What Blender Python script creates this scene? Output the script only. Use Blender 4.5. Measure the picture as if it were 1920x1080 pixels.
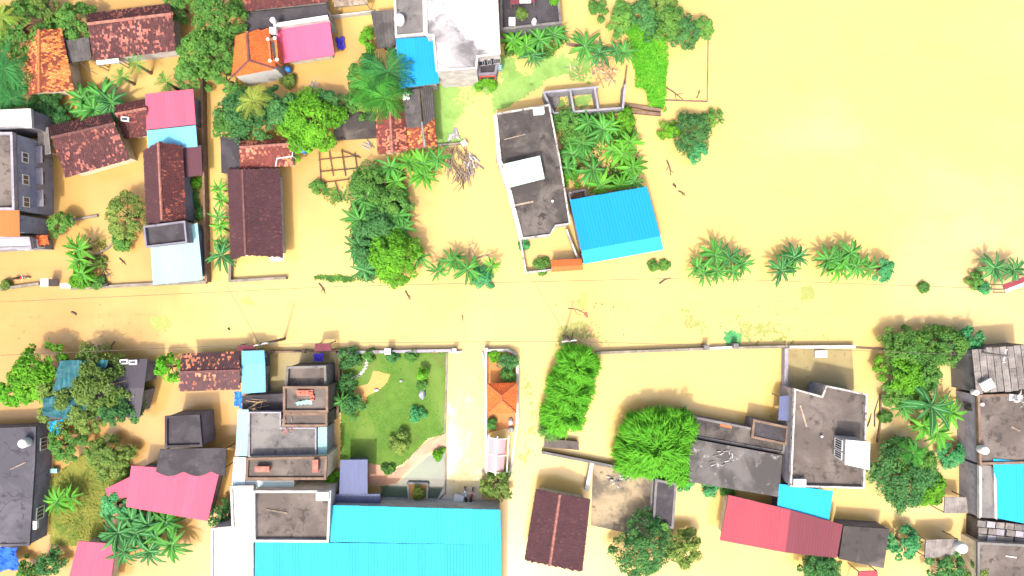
import bpy, bmesh, math, random
import numpy as np
from mathutils import Vector, Matrix

# ---------------------------------------------------------------- camera, sky, sun, exposure
scene = bpy.context.scene
for o in list(bpy.data.objects):
    bpy.data.objects.remove(o, do_unlink=True)
SC = 0.06           # metres on the water per photo pixel
CH = 80.0           # height of the drone above the water
cam_d = bpy.data.cameras.new('camera')
cam = bpy.data.objects.new('camera', cam_d)
scene.collection.objects.link(cam)
cam.location = (0, 0, CH)
cam.rotation_euler = (0, 0, 0)
cam_d.sensor_width = 36.0
cam_d.lens = 36.0 * CH / (1920 * SC)
cam_d.clip_start = 0.5
cam_d.clip_end = 9000
scene.camera = cam

SUN_EL = math.radians(62)
SUN_DIR = Vector((0.28, 1.0, 0)).normalized() * math.cos(SUN_EL) + Vector((0, 0, -math.sin(SUN_EL)))
world = bpy.data.worlds.new('World')
scene.world = world
world.use_nodes = True
wn = world.node_tree
bg = wn.nodes['Background']
sky = wn.nodes.new('ShaderNodeTexSky')
sky.sky_type = 'NISHITA'
sky.sun_disc = False
sky.sun_elevation = SUN_EL
sky.sun_rotation = math.atan2(-SUN_DIR.x, -SUN_DIR.y)
sky.air_density = 1.0
sky.dust_density = 8.0
sky.ozone_density = 0.6
wn.links.new(sky.outputs[0], bg.inputs[0])
bg.inputs[1].default_value = 0.15
sun_d = bpy.data.lights.new('sun', 'SUN')
sun_d.energy = 2.0
sun_d.angle = math.radians(2.5)
sun_d.color = (1.0, 0.95, 0.88)
sun = bpy.data.objects.new('sun', sun_d)
scene.collection.objects.link(sun)
sun.rotation_euler = SUN_DIR.to_track_quat('-Z', 'Y').to_euler()
sun.location = (-10, -60, 120)
scene.view_settings.view_transform = 'Standard'
scene.view_settings.look = 'None'
scene.view_settings.gamma = 1.0
scene.view_settings.use_curve_mapping = False
scene.view_settings.exposure = 1.35
scene.render.engine = 'CYCLES'
scene.render.resolution_x = 1024
scene.render.resolution_y = 576

# ---------------------------------------------------------------- helpers
rnd = random.Random(11)
RG = np.random.default_rng(11)
COL = scene.collection

def at(px, py, z=0.0):
    k = SC * (1 - z / CH)
    return Vector(((px - 960) * k, (540 - py) * k, z))

def pts(poly, z=0.0):
    return [at(p[0], p[1], z) for p in poly]

def link(name, data, parent=None):
    o = bpy.data.objects.new(name, data)
    COL.objects.link(o)
    if parent is not None:
        o.parent = parent
    return o

def tag(o, label, cat, group=None, kind=None):
    if label: o['label'] = label
    if cat: o['category'] = cat
    if group: o['group'] = group
    if kind: o['kind'] = kind
    return o

def thing(name, label, cat, loc=(0, 0, 0), group=None, rz=0.0):
    o = bpy.data.objects.new(name, None)
    o.empty_display_size = 0.3
    COL.objects.link(o)
    o.location = loc
    o.rotation_euler = (0, 0, rz)
    return tag(o, label, cat, group)

def base_of(poly3):
    c = sum((Vector((p[0], p[1], 0)) for p in poly3), Vector()) / len(poly3)
    return c

def wloc(parent):
    v = Vector()
    while parent is not None:
        v += parent.location
        parent = parent.parent
    return v

class MB:
    """collects geometry in world coordinates; build() makes ONE mesh object"""
    def __init__(s):
        s.v = []; s.f = []; s.m = []
    def add(s, vs, fs, mi=0):
        b = len(s.v)
        s.v += [tuple(x) for x in vs]
        s.f += [tuple(i + b for i in f) for f in fs]
        s.m += [mi] * len(fs)
        return s
    def quad(s, a, b, c, d, mi=0):
        return s.add([a, b, c, d], [(0, 1, 2, 3)], mi)
    def prism(s, poly, z0, z1, mi=0):
        n = len(poly)
        poly = ccw(poly)
        vs = [(p[0], p[1], z0) for p in poly] + [(p[0], p[1], z1) for p in poly]
        fs = [tuple(range(n - 1, -1, -1)), tuple(range(n, 2 * n))]
        for i in range(n):
            j = (i + 1) % n
            fs.append((i, j, n + j, n + i))
        return s.add(vs, fs, mi)
    def box(s, c, d, rz=0.0, mi=0):
        cx, cy, cz = c; dx, dy, dz = d[0] / 2, d[1] / 2, d[2] / 2
        co, si = math.cos(rz), math.sin(rz)
        p = [(cx + x * co - y * si, cy + x * si + y * co) for x, y in ((-dx, -dy), (dx, -dy), (dx, dy), (-dx, dy))]
        return s.prism(p, cz - dz, cz + dz, mi)
    def bar(s, a, b, w, z0, z1, mi=0):
        a = Vector((a[0], a[1], 0)); b = Vector((b[0], b[1], 0))
        d = (b - a); d.normalize(); n = Vector((-d.y, d.x, 0)) * (w / 2)
        return s.prism([a - n, b - n, b + n, a + n], z0, z1, mi)
    def slab(s, quad, t, mi=0):
        """a sloped polygon with thickness t below it"""
        n = len(quad)
        vs = [tuple(p) for p in quad] + [(p[0], p[1], p[2] - t) for p in quad]
        fs = [tuple(range(n)), tuple(range(2 * n - 1, n - 1, -1))]
        for i in range(n):
            j = (i + 1) % n
            fs.append((i, n + i, n + j, j))
        return s.add(vs, fs, mi)
    def tube(s, path, rad, seg=6, cap=True, mi=0):
        path = [Vector(p) for p in path]
        if not hasattr(rad, '__len__'): rad = [rad] * len(path)
        vs = []; fs = []
        for i, p in enumerate(path):
            d = (path[min(i + 1, len(path) - 1)] - path[max(i - 1, 0)])
            d.normalize()
            a = d.orthogonal() if abs(d.z) > .9 else d.cross(Vector((0, 0, 1)))
            a.normalize(); b = d.cross(a)
            for k in range(seg):
                t = 2 * math.pi * k / seg
                vs.append(p + (a * math.cos(t) + b * math.sin(t)) * rad[i])
        for i in range(len(path) - 1):
            for k in range(seg):
                k2 = (k + 1) % seg
                fs.append((i * seg + k, i * seg + k2, (i + 1) * seg + k2, (i + 1) * seg + k))
        if cap:
            fs.append(tuple(range(seg - 1, -1, -1)))
            fs.append(tuple(range((len(path) - 1) * seg, len(path) * seg)))
        return s.add(vs, fs, mi)
    def lathe(s, c, prof, seg=14, mi=0):
        vs = []; fs = []
        for r, z in prof:
            for k in range(seg):
                t = 2 * math.pi * k / seg
                vs.append((c[0] + r * math.cos(t), c[1] + r * math.sin(t), c[2] + z))
        n = len(prof)
        for i in range(n - 1):
            for k in range(seg):
                k2 = (k + 1) % seg
                fs.append((i * seg + k, i * seg + k2, (i + 1) * seg + k2, (i + 1) * seg + k))
        fs.append(tuple(range(seg - 1, -1, -1)))
        fs.append(tuple(range((n - 1) * seg, n * seg)))
        return s.add(vs, fs, mi)
    def build(s, name, mats, parent=None, smooth=False):
        L = wloc(parent)
        me = bpy.data.meshes.new(name)
        me.from_pydata([(v[0] - L.x, v[1] - L.y, v[2] - L.z) for v in s.v], [], s.f)
        if not isinstance(mats, (list, tuple)): mats = [mats]
        for m in mats: me.materials.append(M[m])
        if len(mats) > 1: me.polygons.foreach_set('material_index', s.m)
        if smooth: me.polygons.foreach_set('use_smooth', [True] * len(me.polygons))
        me.update()
        return link(name, me, parent)

def area2(poly):
    a = 0
    for i in range(len(poly)):
        p, q = poly[i], poly[(i + 1) % len(poly)]
        a += p[0] * q[1] - q[0] * p[1]
    return a / 2

def ccw(poly):
    poly = [(p[0], p[1]) for p in poly]
    return poly if area2(poly) > 0 else poly[::-1]

def offset(poly, d):
    """grow (d>0) or shrink a ccw polygon"""
    n = len(poly); out = []
    for i in range(n):
        p0, p1, p2 = Vector(poly[i - 1][:2]), Vector(poly[i][:2]), Vector(poly[(i + 1) % n][:2])
        e1 = (p1 - p0).normalized(); e2 = (p2 - p1).normalized()
        n1 = Vector((e1.y, -e1.x)); n2 = Vector((e2.y, -e2.x))
        m = n1 + n2
        den = max(m.dot(n1), .35)
        q = p1 + m * (d / den)
        out.append((q.x, q.y))
    return out

def np_mesh(name, V, F, mat, parent=None, smooth=False):
    """V (n,3) world coords, F (m,4) quads"""
    L = wloc(parent)
    V = np.asarray(V, dtype=np.float32) - np.array([L.x, L.y, L.z], dtype=np.float32)
    F = np.asarray(F, dtype=np.int32)
    me = bpy.data.meshes.new(name)
    me.vertices.add(len(V)); me.vertices.foreach_set('co', V.ravel())
    k = F.shape[1]
    me.loops.add(F.size); me.loops.foreach_set('vertex_index', F.ravel())
    me.polygons.add(len(F)); me.polygons.foreach_set('loop_start', np.arange(0, F.size, k, dtype=np.int32))
    me.materials.append(M[mat])
    me.update(calc_edges=True)
    me.validate()
    return link(name, me, parent)

# ---------------------------------------------------------------- materials
M = {}
def srgb(r, g, b):
    f = lambda c: (c / 255 / 12.92) if c / 255 <= .04045 else ((c / 255 + .055) / 1.055) ** 2.4
    return (f(r), f(g), f(b))

class NT:
    def __init__(s, name):
        s.m = bpy.data.materials.new(name); s.m.use_nodes = True
        s.t = s.m.node_tree; s.n = s.t.nodes; s.b = s.n['Principled BSDF']
        s.geo = s.n.new('ShaderNodeNewGeometry')
        M[name] = s.m
    def noise(s, scale, detail=5, rough=.6, off=0.0, stretch=None, dist=0.0):
        t = s.n.new('ShaderNodeTexNoise')
        t.inputs['Scale'].default_value = scale; t.inputs['Detail'].default_value = detail
        t.inputs['Roughness'].default_value = rough; t.inputs['Distortion'].default_value = dist
        src = s.geo.outputs['Position']
        mp = s.n.new('ShaderNodeMapping'); mp.inputs['Location'].default_value = (off, off * 1.7, off * .3)
        if stretch: mp.inputs['Scale'].default_value = stretch
        s.t.links.new(src, mp.inputs[0]); s.t.links.new(mp.outputs[0], t.inputs[0])
        return t.outputs['Fac']
    def ramp(s, fac, lo, hi, smooth=True):
        r = s.n.new('ShaderNodeMapRange'); r.inputs[1].default_value = lo; r.inputs[2].default_value = hi
        if smooth: r.interpolation_type = 'SMOOTHSTEP'
        s.t.links.new(fac, r.inputs[0]); return r.outputs[0]
    def rgb(s, c):
        r = s.n.new('ShaderNodeRGB'); r.outputs[0].default_value = (*c, 1); return r.outputs[0]
    def mix(s, fac, a, b, mode='MIX'):
        x = s.n.new('ShaderNodeMix'); x.data_type = 'RGBA'; x.blend_type = mode
        for sock, v in ((x.inputs[0], fac), (x.inputs[6], a), (x.inputs[7], b)):
            if hasattr(v, 'links') or hasattr(v, 'is_linked'): s.t.links.new(v, sock)
            elif isinstance(v, (int, float)): sock.default_value = v
            else: sock.default_value = (*v, 1)
        return x.outputs[2]
    def math(s, op, a, b):
        x = s.n.new('ShaderNodeMath'); x.operation = op
        for sock, v in ((x.inputs[0], a), (x.inputs[1], b)):
            if isinstance(v, (int, float)): sock.default_value = v
            else: s.t.links.new(v, sock)
        return x.outputs[0]
    def island(s): return s.geo.outputs['Random Per Island']
    def objrand(s):
        return s.n.new('ShaderNodeObjectInfo').outputs['Random']
    def val(s, col, fac, lo, hi):
        """multiply colour by lo..hi driven by fac"""
        r = s.n.new('ShaderNodeMapRange'); r.inputs[3].default_value = lo; r.inputs[4].default_value = hi
        s.t.links.new(fac, r.inputs[0])
        h = s.n.new('ShaderNodeHueSaturation'); s.t.links.new(col, h.inputs['Color']); s.t.links.new(r.outputs[0], h.inputs['Value'])
        return h.outputs[0]
    def bump(s, fac, strength, dist=.05):
        b = s.n.new('ShaderNodeBump'); b.inputs['Strength'].default_value = strength; b.inputs['Distance'].default_value = dist
        s.t.links.new(fac, b.inputs['Height']); s.t.links.new(b.outputs[0], s.b.inputs['Normal'])
    def done(s, col, rough=.8, spec=.3, metal=0.0):
        s.t.links.new(col, s.b.inputs['Base Color'])
        s.b.inputs['Roughness'].default_value = rough
        s.b.inputs['Specular IOR Level'].default_value = spec
        s.b.inputs['Metallic'].default_value = metal
        return s.m

def mat_stain(name, c1, c2, c3=None, scale=.6, lo=.4, hi=.62, s3=2.2, lo3=.58, hi3=.68, rough=.85, bump=.25, bs=9, objv=0.0, off=0.0, spec=.25, fine=.12, crack=0.0):
    n = NT(name)
    col = n.mix(n.ramp(n.noise(scale, 7, .62, off, dist=.4), lo, hi), c1, c2)
    if c3: col = n.mix(n.ramp(n.noise(s3, 6, .65, off + 7.3), lo3, hi3), col, c3)
    if fine: col = n.val(col, n.noise(14, 4, .7, off + 3), 1 - fine * 2.2, 1 + fine * 2.2)
    if crack:
        vo = n.n.new('ShaderNodeTexVoronoi'); vo.feature = 'DISTANCE_TO_EDGE'; vo.inputs['Scale'].default_value = .22
        wv = n.n.new('ShaderNodeVectorMath'); wv.operation = 'ADD'
        nz = n.n.new('ShaderNodeTexNoise'); nz.inputs['Scale'].default_value = .9; nz.inputs['Detail'].default_value = 5
        sc = n.n.new('ShaderNodeVectorMath'); sc.operation = 'SCALE'; sc.inputs['Scale'].default_value = 1.6
        n.t.links.new(n.geo.outputs['Position'], nz.inputs[0]); n.t.links.new(nz.outputs['Color'], sc.inputs[0])
        n.t.links.new(n.geo.outputs['Position'], wv.inputs[0]); n.t.links.new(sc.outputs[0], wv.inputs[1]); n.t.links.new(wv.outputs[0], vo.inputs['Vector'])
        ln = n.math('SUBTRACT', 1.0, n.ramp(vo.outputs['Distance'], .004, .022))
        col = n.mix(n.math('MULTIPLY', n.math('MULTIPLY', ln, n.ramp(n.noise(.3, 3, .5, off + 21), .42, .6)), crack), col, tuple(x * .3 for x in c1))
    if objv: col = n.val(col, n.objrand(), 1 - objv, 1 + objv)
    if bump: n.bump(n.noise(bs, 5, .65, off), bump, .04)
    return n.done(col, rough, spec)

def mat_paint(name, c, dirt=None, amount=.3, rough=.7, objv=.05, spec=.12, streak=(3, .5, 1)):
    n = NT(name)
    d = dirt or tuple(x * .55 + .02 for x in c)
    col = n.mix(n.math('MULTIPLY', n.ramp(n.noise(.9, 6, .65, sum(c) * 9, streak), .45, .75), amount), c, d)
    col = n.val(col, n.noise(.25, 3, .5, 3.1), 1 - objv, 1 + objv)
    if objv: col = n.val(col, n.objrand(), 1 - objv, 1 + objv)
    return n.done(col, rough, spec)

def mat_tile(name, dark, dark2, fresh, fresh2, amount, cl=.35, off=0.0, moss=None):
    n = NT(name)
    isl = n.island()
    base = n.mix(isl, dark, dark2)
    base = n.val(base, n.noise(.5, 5, .6, off + 2), .65, 1.4)
    if moss: base = n.mix(n.ramp(n.noise(.8, 5, .6, off + 5), .55, .72), base, moss)
    fr = n.mix(n.math('FRACT', n.math('MULTIPLY', isl, 7.13), 0), fresh, fresh2)
    clus = n.ramp(n.noise(cl, 4, .62, off), .5 - .2, .5 + .2)      # 0..1 clusters
    thr = n.math('MULTIPLY', n.math('POWER', clus, 1.6), amount * 2)
    pick = n.ramp(n.math('SUBTRACT', thr, n.math('FRACT', n.math('MULTIPLY', isl, 3.37), 0)), -.12, .22)
    col = n.mix(pick, base, fr)
    n.bump(n.noise(18, 3, .6), .3, .02)
    return n.done(col, .85, .2)

def mat_leaf(name, c1, c2, tint, trans=.35, objv=.12, rough=.55):
    n = NT(name)
    col = n.mix(n.island(), c1, c2)
    col = n.mix(n.ramp(n.noise(.55, 3, .55, c1[1] * 40), .42, .7), col, tint)
    if objv: col = n.val(col, n.objrand(), 1 - objv, 1 + objv)
    n.done(col, .75, .12)
    tr = n.n.new('ShaderNodeBsdfTranslucent'); n.t.links.new(col, tr.inputs[0])
    mx = n.n.new('ShaderNodeMixShader'); mx.inputs[0].default_value = trans
    n.t.links.new(n.b.outputs[0], mx.inputs[1]); n.t.links.new(tr.outputs[0], mx.inputs[2])
    n.t.links.new(mx.outputs[0], n.n['Material Output'].inputs[0])
    return n.m

# muddy flood water
n = NT('flood_water')
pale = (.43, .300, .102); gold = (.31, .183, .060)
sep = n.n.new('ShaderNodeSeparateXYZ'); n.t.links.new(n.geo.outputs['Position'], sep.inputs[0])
x_tone = n.math('ADD', n.noise(.03, 4, .55, 4.0, dist=.5), n.math('MULTIPLY', sep.outputs[0], .0055))  # water colour pales along x, broken up by noise
c = n.mix(n.ramp(x_tone, .25, .47), gold, pale)
c = n.mix(n.ramp(x_tone, .68, .92), c, (.43, .315, .145))  # creamiest colour towards the far end of x
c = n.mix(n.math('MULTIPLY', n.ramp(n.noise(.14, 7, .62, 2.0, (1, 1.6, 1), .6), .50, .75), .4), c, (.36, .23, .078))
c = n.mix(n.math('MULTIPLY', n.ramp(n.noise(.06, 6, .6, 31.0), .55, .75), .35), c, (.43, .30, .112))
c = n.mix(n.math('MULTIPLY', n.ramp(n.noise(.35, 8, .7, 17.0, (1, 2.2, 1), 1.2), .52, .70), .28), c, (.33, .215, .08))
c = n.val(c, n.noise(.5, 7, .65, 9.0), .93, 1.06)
w1 = n.noise(1.6, 4, .6, 0, (1, 1.5, 1)); n.bump(w1, .06, .05)
n.done(c, .22, .4)
mat_stain('mud', (.16, .11, .05), (.12, .085, .04))
# masonry
mat_stain('concrete_dark', (.040, .035, .034), (.098, .086, .078), (.026, .023, .023), scale=.22, lo=.44, hi=.62, s3=.9, lo3=.54, hi3=.66, crack=.4)
mat_stain('concrete_brown', (.074, .062, .056), (.118, .100, .090), (.042, .036, .033), scale=.2, lo=.43, hi=.62, s3=.8, lo3=.53, hi3=.66, crack=.4)
mat_stain('concrete_grey', (.095, .091, .093), (.145, .137, .132), (.062, .057, .056), scale=.4, s3=1.3)
mat_stain('concrete_pale', (.235, .23, .24), (.105, .10, .107), (.40, .395, .40), scale=.2, lo=.45, hi=.6, s3=.22, lo3=.47, hi3=.58, crack=.3)
mat_stain('concrete_white', (.46, .46, .455), (.38, .375, .37), (.30, .29, .28), scale=.5, s3=1.5, bump=.1)
mat_stain('plaster_white', (.37, .36, .35), (.28, .27, .26), (.15, .135, .12), scale=.9, s3=1.8, lo3=.6, hi3=.75, bump=.1)
mat_stain('plaster_rim', (.36, .35, .34), (.22, .205, .20), (.09, .08, .075), scale=1.2, lo=.45, hi=.6, s3=1.6, lo3=.54, hi3=.64, bump=.1)
mat_stain('plaster_cream', (.55, .48, .36), (.45, .38, .28), (.30, .25, .19), scale=.8)
mat_stain('plaster_bluegrey', (.17, .185, .25), (.22, .235, .30), (.11, .115, .15), scale=.7, s3=1.4)
mat_stain('plaster_violet', (.125, .118, .15), (.165, .155, .19), (.08, .075, .095), scale=.8)
mat_stain('plaster_lilac', (.24, .23, .26), (.19, .18, .21), (.12, .11, .125), scale=.8)
mat_stain('block_grey', (.17, .17, .195), (.22, .22, .25), (.12, .115, .13), scale=1.0)
mat_stain('slate_dark', (.028, .025, .030), (.044, .040, .046), (.062, .055, .058), scale=.5)
mat_stain('wall_brown', (.115, .075, .055), (.16, .11, .08), (.07, .05, .04), scale=.9)
mat_stain('wall_mossy', (.14, .125, .10), (.20, .18, .15), (.07, .085, .035), scale=.8)
mat_stain('brick_red', (.30, .085, .06), (.36, .12, .085), (.22, .07, .055), scale=2.5, bs=20)
mat_stain('fibro', (.125, .113, .107), (.175, .16, .152), (.075, .066, .063), scale=.9, objv=.16)
mat_stain('fibro_dark', (.045, .042, .044), (.07, .064, .063), (.03, .027, .029), scale=.9, objv=.16)
mat_stain('drive_concrete', (.36, .31, .17), (.45, .42, .36), (.31, .25, .14), scale=.14, lo=.42, hi=.58, s3=1.0)
mat_stain('path_pink', (.36, .20, .13), (.40, .245, .17), (.27, .165, .105), scale=.6)
mat_stain('sandy_soil', (.42, .22, .065), (.38, .23, .08), (.25, .17, .06), scale=.5)
mat_stain('red_soil', (.38, .16, .05), (.30, .13, .05), (.17, .13, .05), scale=.6)
mat_stain('lawn_soil', (.075, .14, .022), (.10, .165, .028), (.095, .105, .03), scale=.16, lo=.38, hi=.64, s3=.35, lo3=.54, hi3=.7, bs=25, bump=.6)
mat_stain('concrete_violet', (.050, .049, .062), (.080, .077, .094), (.034, .032, .040), scale=.22, lo=.43, hi=.62, s3=.9, lo3=.54, hi3=.66, crack=.5)
mat_stain('concrete_mottled', (.045, .042, .043), (.095, .088, .085), (.24, .225, .215), scale=.3, s3=.8, lo3=.57, hi3=.72)
mat_stain('mud_concrete', (.10, .085, .065), (.26, .205, .13), (.065, .055, .045), scale=.35, s3=1.1)
mat_stain('pond_water', (.085, .125, .082), (.072, .10, .078), None, scale=.15, rough=.12, bump=.03, bs=2, spec=.5, fine=.02)
mat_stain('wet_yard', (.19, .155, .07), (.23, .185, .085), (.14, .11, .06), scale=.3, rough=.3, bump=.05, bs=3, fine=.03)
mat_stain('weed_soil', (.16, .17, .03), (.20, .18, .04), (.10, .12, .02), scale=.8, bump=.5, bs=14)
# tiles
BR1 = (.072, .027, .030); BR2_ = (.105, .038, .038); FR1 = (.42, .115, .045); FR2 = (.60, .27, .16)
mat_tile('tile_brown', BR1, BR2_, (.20, .065, .05), FR2, .05, off=1)
mat_tile('tile_plum', (.046, .021, .026), (.060, .026, .030), (.11, .045, .042), (.20, .10, .08), .03, off=3)
mat_tile('tile_red', (.052, .019, .021), (.080, .026, .026), (.19, .050, .036), (.28, .09, .06), .20, cl=.5, off=5)
mat_tile('tile_speckled', (.046, .019, .022), (.068, .027, .028), (.22, .062, .046), (.36, .155, .125), .21, cl=.28, off=8)
mat_tile('tile_patched', (.058, .032, .038), (.078, .040, .043), (.55, .16, .06), FR2, .22, cl=.5, off=13)
mat_tile('tile_orange', (.13, .034, .026), (.22, .055, .032), (.52, .14, .034), (.60, .27, .09), .55, cl=.22, off=17)
mat_tile('tile_new', (.50, .098, .026), (.58, .125, .032), (.38, .075, .026), (.26, .06, .028), .14, off=21)
mat_tile('tile_busy', (.09, .028, .026), (.15, .040, .033), (.40, .115, .058), (.46, .19, .12), .42, cl=.4, off=25)
# painted metal sheets
mat_paint('metal_pink', (.40, .068, .115)); mat_paint('metal_pink_light', (.46, .074, .145), objv=.03)
mat_paint('metal_red', (.22, .042, .058)); mat_paint('metal_maroon', (.11, .030, .040))
mat_paint('metal_blue', (.0065, .175, .44), objv=.03, amount=.1); mat_paint('metal_blue_light', (.02, .24, .48), objv=.03, amount=.1)
mat_paint('metal_sky', (.105, .31, .46)); mat_paint('metal_cyan_pale', (.20, .36, .37), amount=.15)
mat_paint('metal_cyan', (.014, .235, .42), amount=.1); mat_paint('metal_teal', (.022, .235, .36), amount=.12); mat_paint('metal_teal_light', (.034, .32, .44), amount=.12)
mat_paint('metal_slate', (.085, .10, .18)); mat_paint('metal_dark', (.055, .05, .062), amount=.4)
mat_paint('metal_mint', (.30, .42, .37), amount=.2); mat_paint('metal_orange', (.50, .10, .03)); mat_paint('metal_white', (.48, .48, .48), amount=.1)
mat_paint('metal_darkmaroon', (.075, .032, .042), amount=.3)
mat_paint('tarp_teal', (.015, .065, .08), (.045, .19, .22), .9, .6, .1); mat_paint('tarp_blue', (.02, .09, .38), amount=.3)
mat_paint('plastic_blue', (.03, .16, .52)); mat_paint('plastic_navy', (.05, .035, .38)); mat_paint('paint_red', (.42, .04, .03))
mat_paint('paint_white', (.50, .50, .50), amount=.1); mat_paint('black_rubber', (.02, .02, .022), rough=.7)
mat_paint('frame_dark', (.05, .05, .055), rough=.5); mat_paint('shade_net', (.46, .24, .26), amount=.3, rough=.8)
mat_paint('steel', (.62, .63, .65), rough=.3, objv=.03); mat_paint('wire', (.10, .085, .07), rough=.6)
n = NT('glass_dark'); n.done(n.rgb((.025, .03, .04)), .08, .6)
n = NT('glass_cyan'); n.done(n.val(n.rgb((.34, .50, .55)), n.objrand(), .85, 1.15), .12, .6)
# wood, foliage
mat_stain('bark', (.10, .075, .05), (.15, .115, .08), scale=3, bs=20)
mat_stain('wood_grey', (.16, .125, .095), (.24, .19, .15), (.10, .08, .06), scale=2, objv=.3)
mat_stain('wood_dark', (.055, .042, .034), (.085, .065, .05), scale=3, objv=.3)
mat_stain('wood_cut', (.46, .31, .16), (.30, .19, .10), (.6, .48, .32), scale=3, objv=.3)
mat_stain('stem_green', (.13, .15, .05), (.17, .13, .06), scale=3)
mat_leaf('leaf_mid', (0.0553, 0.16, 0.0333), (0.0968, 0.2432, 0.0512), (0.1175, 0.256, 0.0461))
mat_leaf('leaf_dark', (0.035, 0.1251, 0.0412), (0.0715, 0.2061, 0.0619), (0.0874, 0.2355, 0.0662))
mat_leaf('leaf_olive', (0.0874, 0.1619, 0.0368), (0.151, 0.2429, 0.0559), (0.1908, 0.2723, 0.0589))
mat_leaf('leaf_lime', (0.0622, 0.2048, 0.0154), (0.1106, 0.3072, 0.0256), (0.1382, 0.3712, 0.0256))
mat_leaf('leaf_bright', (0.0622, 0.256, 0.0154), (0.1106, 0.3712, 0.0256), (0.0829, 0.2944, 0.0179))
mat_leaf('leaf_teal', (0.0445, 0.2208, 0.081), (0.0715, 0.3091, 0.1104), (0.0953, 0.3533, 0.1325))
mat_leaf('banana_mid', (0.0333, 0.1705, 0.0242), (0.0546, 0.231, 0.033), (0.0653, 0.264, 0.0352), objv=.3)
mat_leaf('banana_dark', (0.0211, 0.1207, 0.0345), (0.0348, 0.161, 0.046), (0.0472, 0.2012, 0.0529), objv=.3)
mat_leaf('banana_lime', (0.0518, 0.24, 0.014), (0.081, 0.3, 0.018), (0.108, 0.34, 0.02), objv=.25)
mat_leaf('rib_pale', (.12, .26, .095), (.15, .30, .12), (.16, .31, .12), objv=.2)
mat_leaf('palm_yellow', (0.2138, 0.288, 0.045), (0.2916, 0.36, 0.072), (0.1944, 0.324, 0.045), objv=.2)
mat_leaf('grass', (.045, .13, .016), (.075, .18, .022), (.10, .20, .028), trans=.25)
mat_leaf('grass_vivid', (0.054, 0.24, 0.014), (0.0864, 0.31, 0.02), (0.1188, 0.33, 0.025), trans=.25)
mat_leaf('grass_dry', (.17, .19, .035), (.22, .22, .05), (.10, .15, .025), trans=.25)
mat_leaf('leaf_dry', (.16, .12, .05), (.24, .18, .08), (.20, .13, .06), trans=.15)
mat_leaf('algae_faint', (.21, .25, .075), (.26, .27, .085), (.24, .26, .08), trans=.05)
mat_leaf('duckweed', (.155, .27, .07), (.19, .30, .085), (.13, .23, .055), trans=.1)

# ---------------------------------------------------------------- builders: roofs and buildings
def tile_mesh(planes, w=.21, course=.25):
    """planes: list of convex 3D polygons whose first edge is the eave. -> V, F of separate tiles"""
    Vs = []; Fs = []; nb = 0
    for poly in planes:
        P = np.array([list(p) for p in poly])
        u = P[1] - P[0]; Lu = np.linalg.norm(u); u = u / Lu
        c = P.mean(0) - P[0]
        v = c - u * c.dot(u); v = v / np.linalg.norm(v)
        nrm = np.cross(u, v)
        if nrm[2] < 0: nrm = -nrm
        q = np.stack([(P - P[0]) @ u, (P - P[0]) @ v], 1)
        lo, hi = q.min(0), q.max(0)
        nu = int((hi[0] - lo[0]) / w) + 2; nv = int((hi[1] - lo[1]) / course) + 1
        I, J = np.meshgrid(np.arange(nu), np.arange(nv))
        I = I.ravel(); J = J.ravel()
        cu = lo[0] + (I + .5 * (J % 2)) * w; cv = lo[1] + (J + .45) * course
        keep = np.ones(len(cu), bool)
        a2 = 0
        for k in range(len(q)):
            a, b = q[k], q[(k + 1) % len(q)]; a2 += a[0] * b[1] - b[0] * a[1]
        sg = 1 if a2 > 0 else -1
        for k in range(len(q)):
            a, b = q[k], q[(k + 1) % len(q)]
            e = b - a; L = np.linalg.norm(e)
            if L < .05: continue
            d = ((cv - a[1]) * e[0] - (cu - a[0]) * e[1]) / L * sg
            keep &= d > -.02
        cu, cv = cu[keep], cv[keep]; m = len(cu)
        if m == 0: continue
        cu = cu + RG.normal(0, .012, m); cv = cv + RG.normal(0, .016, m)
        hw = w * .47 * np.ones(m); hl = course * .62
        lift = .05 + RG.random(m) * .03
        rot = RG.normal(0, .04, m)
        def pt(du, dv, h):
            x = cu + du * np.cos(rot) - dv * np.sin(rot); y = cv + du * np.sin(rot) + dv * np.cos(rot)
            return P[0] + x[:, None] * u + y[:, None] * v + h[:, None] * nrm
        z0 = np.zeros(m)
        # curved back: centre ridge of each tile is a little proud
        vv = [pt(-hw, -hl, lift), pt(z0, z0 - hl, lift + .035), pt(hw, -hl, lift), pt(hw, z0 + hl, lift * .25), pt(z0, z0 + hl, lift * .25 + .03), pt(-hw, z0 + hl, lift * .25),
              pt(-hw, -hl, lift - .06), pt(hw, -hl, lift - .06)]
        V = np.stack(vv, 1).reshape(-1, 3)
        if len(P) == 4:
            def ptri(A, B, C, X):
                nn = np.cross(B - A, C - A); return A[2] - ((X[:, 0] - A[0]) * nn[0] + (X[:, 1] - A[1]) * nn[1]) / nn[2]
            dg = P[2] - P[0]; sd = (V[:, 1] - P[0, 1]) * dg[0] - (V[:, 0] - P[0, 0]) * dg[1]
            s1 = (P[1, 1] - P[0, 1]) * dg[0] - (P[1, 0] - P[0, 0]) * dg[1]
            zt = np.where(sd * s1 > 0, ptri(P[0], P[1], P[2], V), ptri(P[0], P[2], P[3], V))
            zp = P[0, 2] - ((V[:, 0] - P[0, 0]) * nrm[0] + (V[:, 1] - P[0, 1]) * nrm[1]) / nrm[2]
            V[:, 2] += zt - zp
        b0 = nb + np.arange(m)[:, None] * 8
        F = np.concatenate([b0 + np.array([0, 1, 4, 5]), b0 + np.array([1, 2, 3, 4]), b0 + np.array([6, 7, 2, 0])], 0)
        Vs.append(V); Fs.append(F); nb += len(V)
    return np.concatenate(Vs), np.concatenate(Fs)

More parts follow.
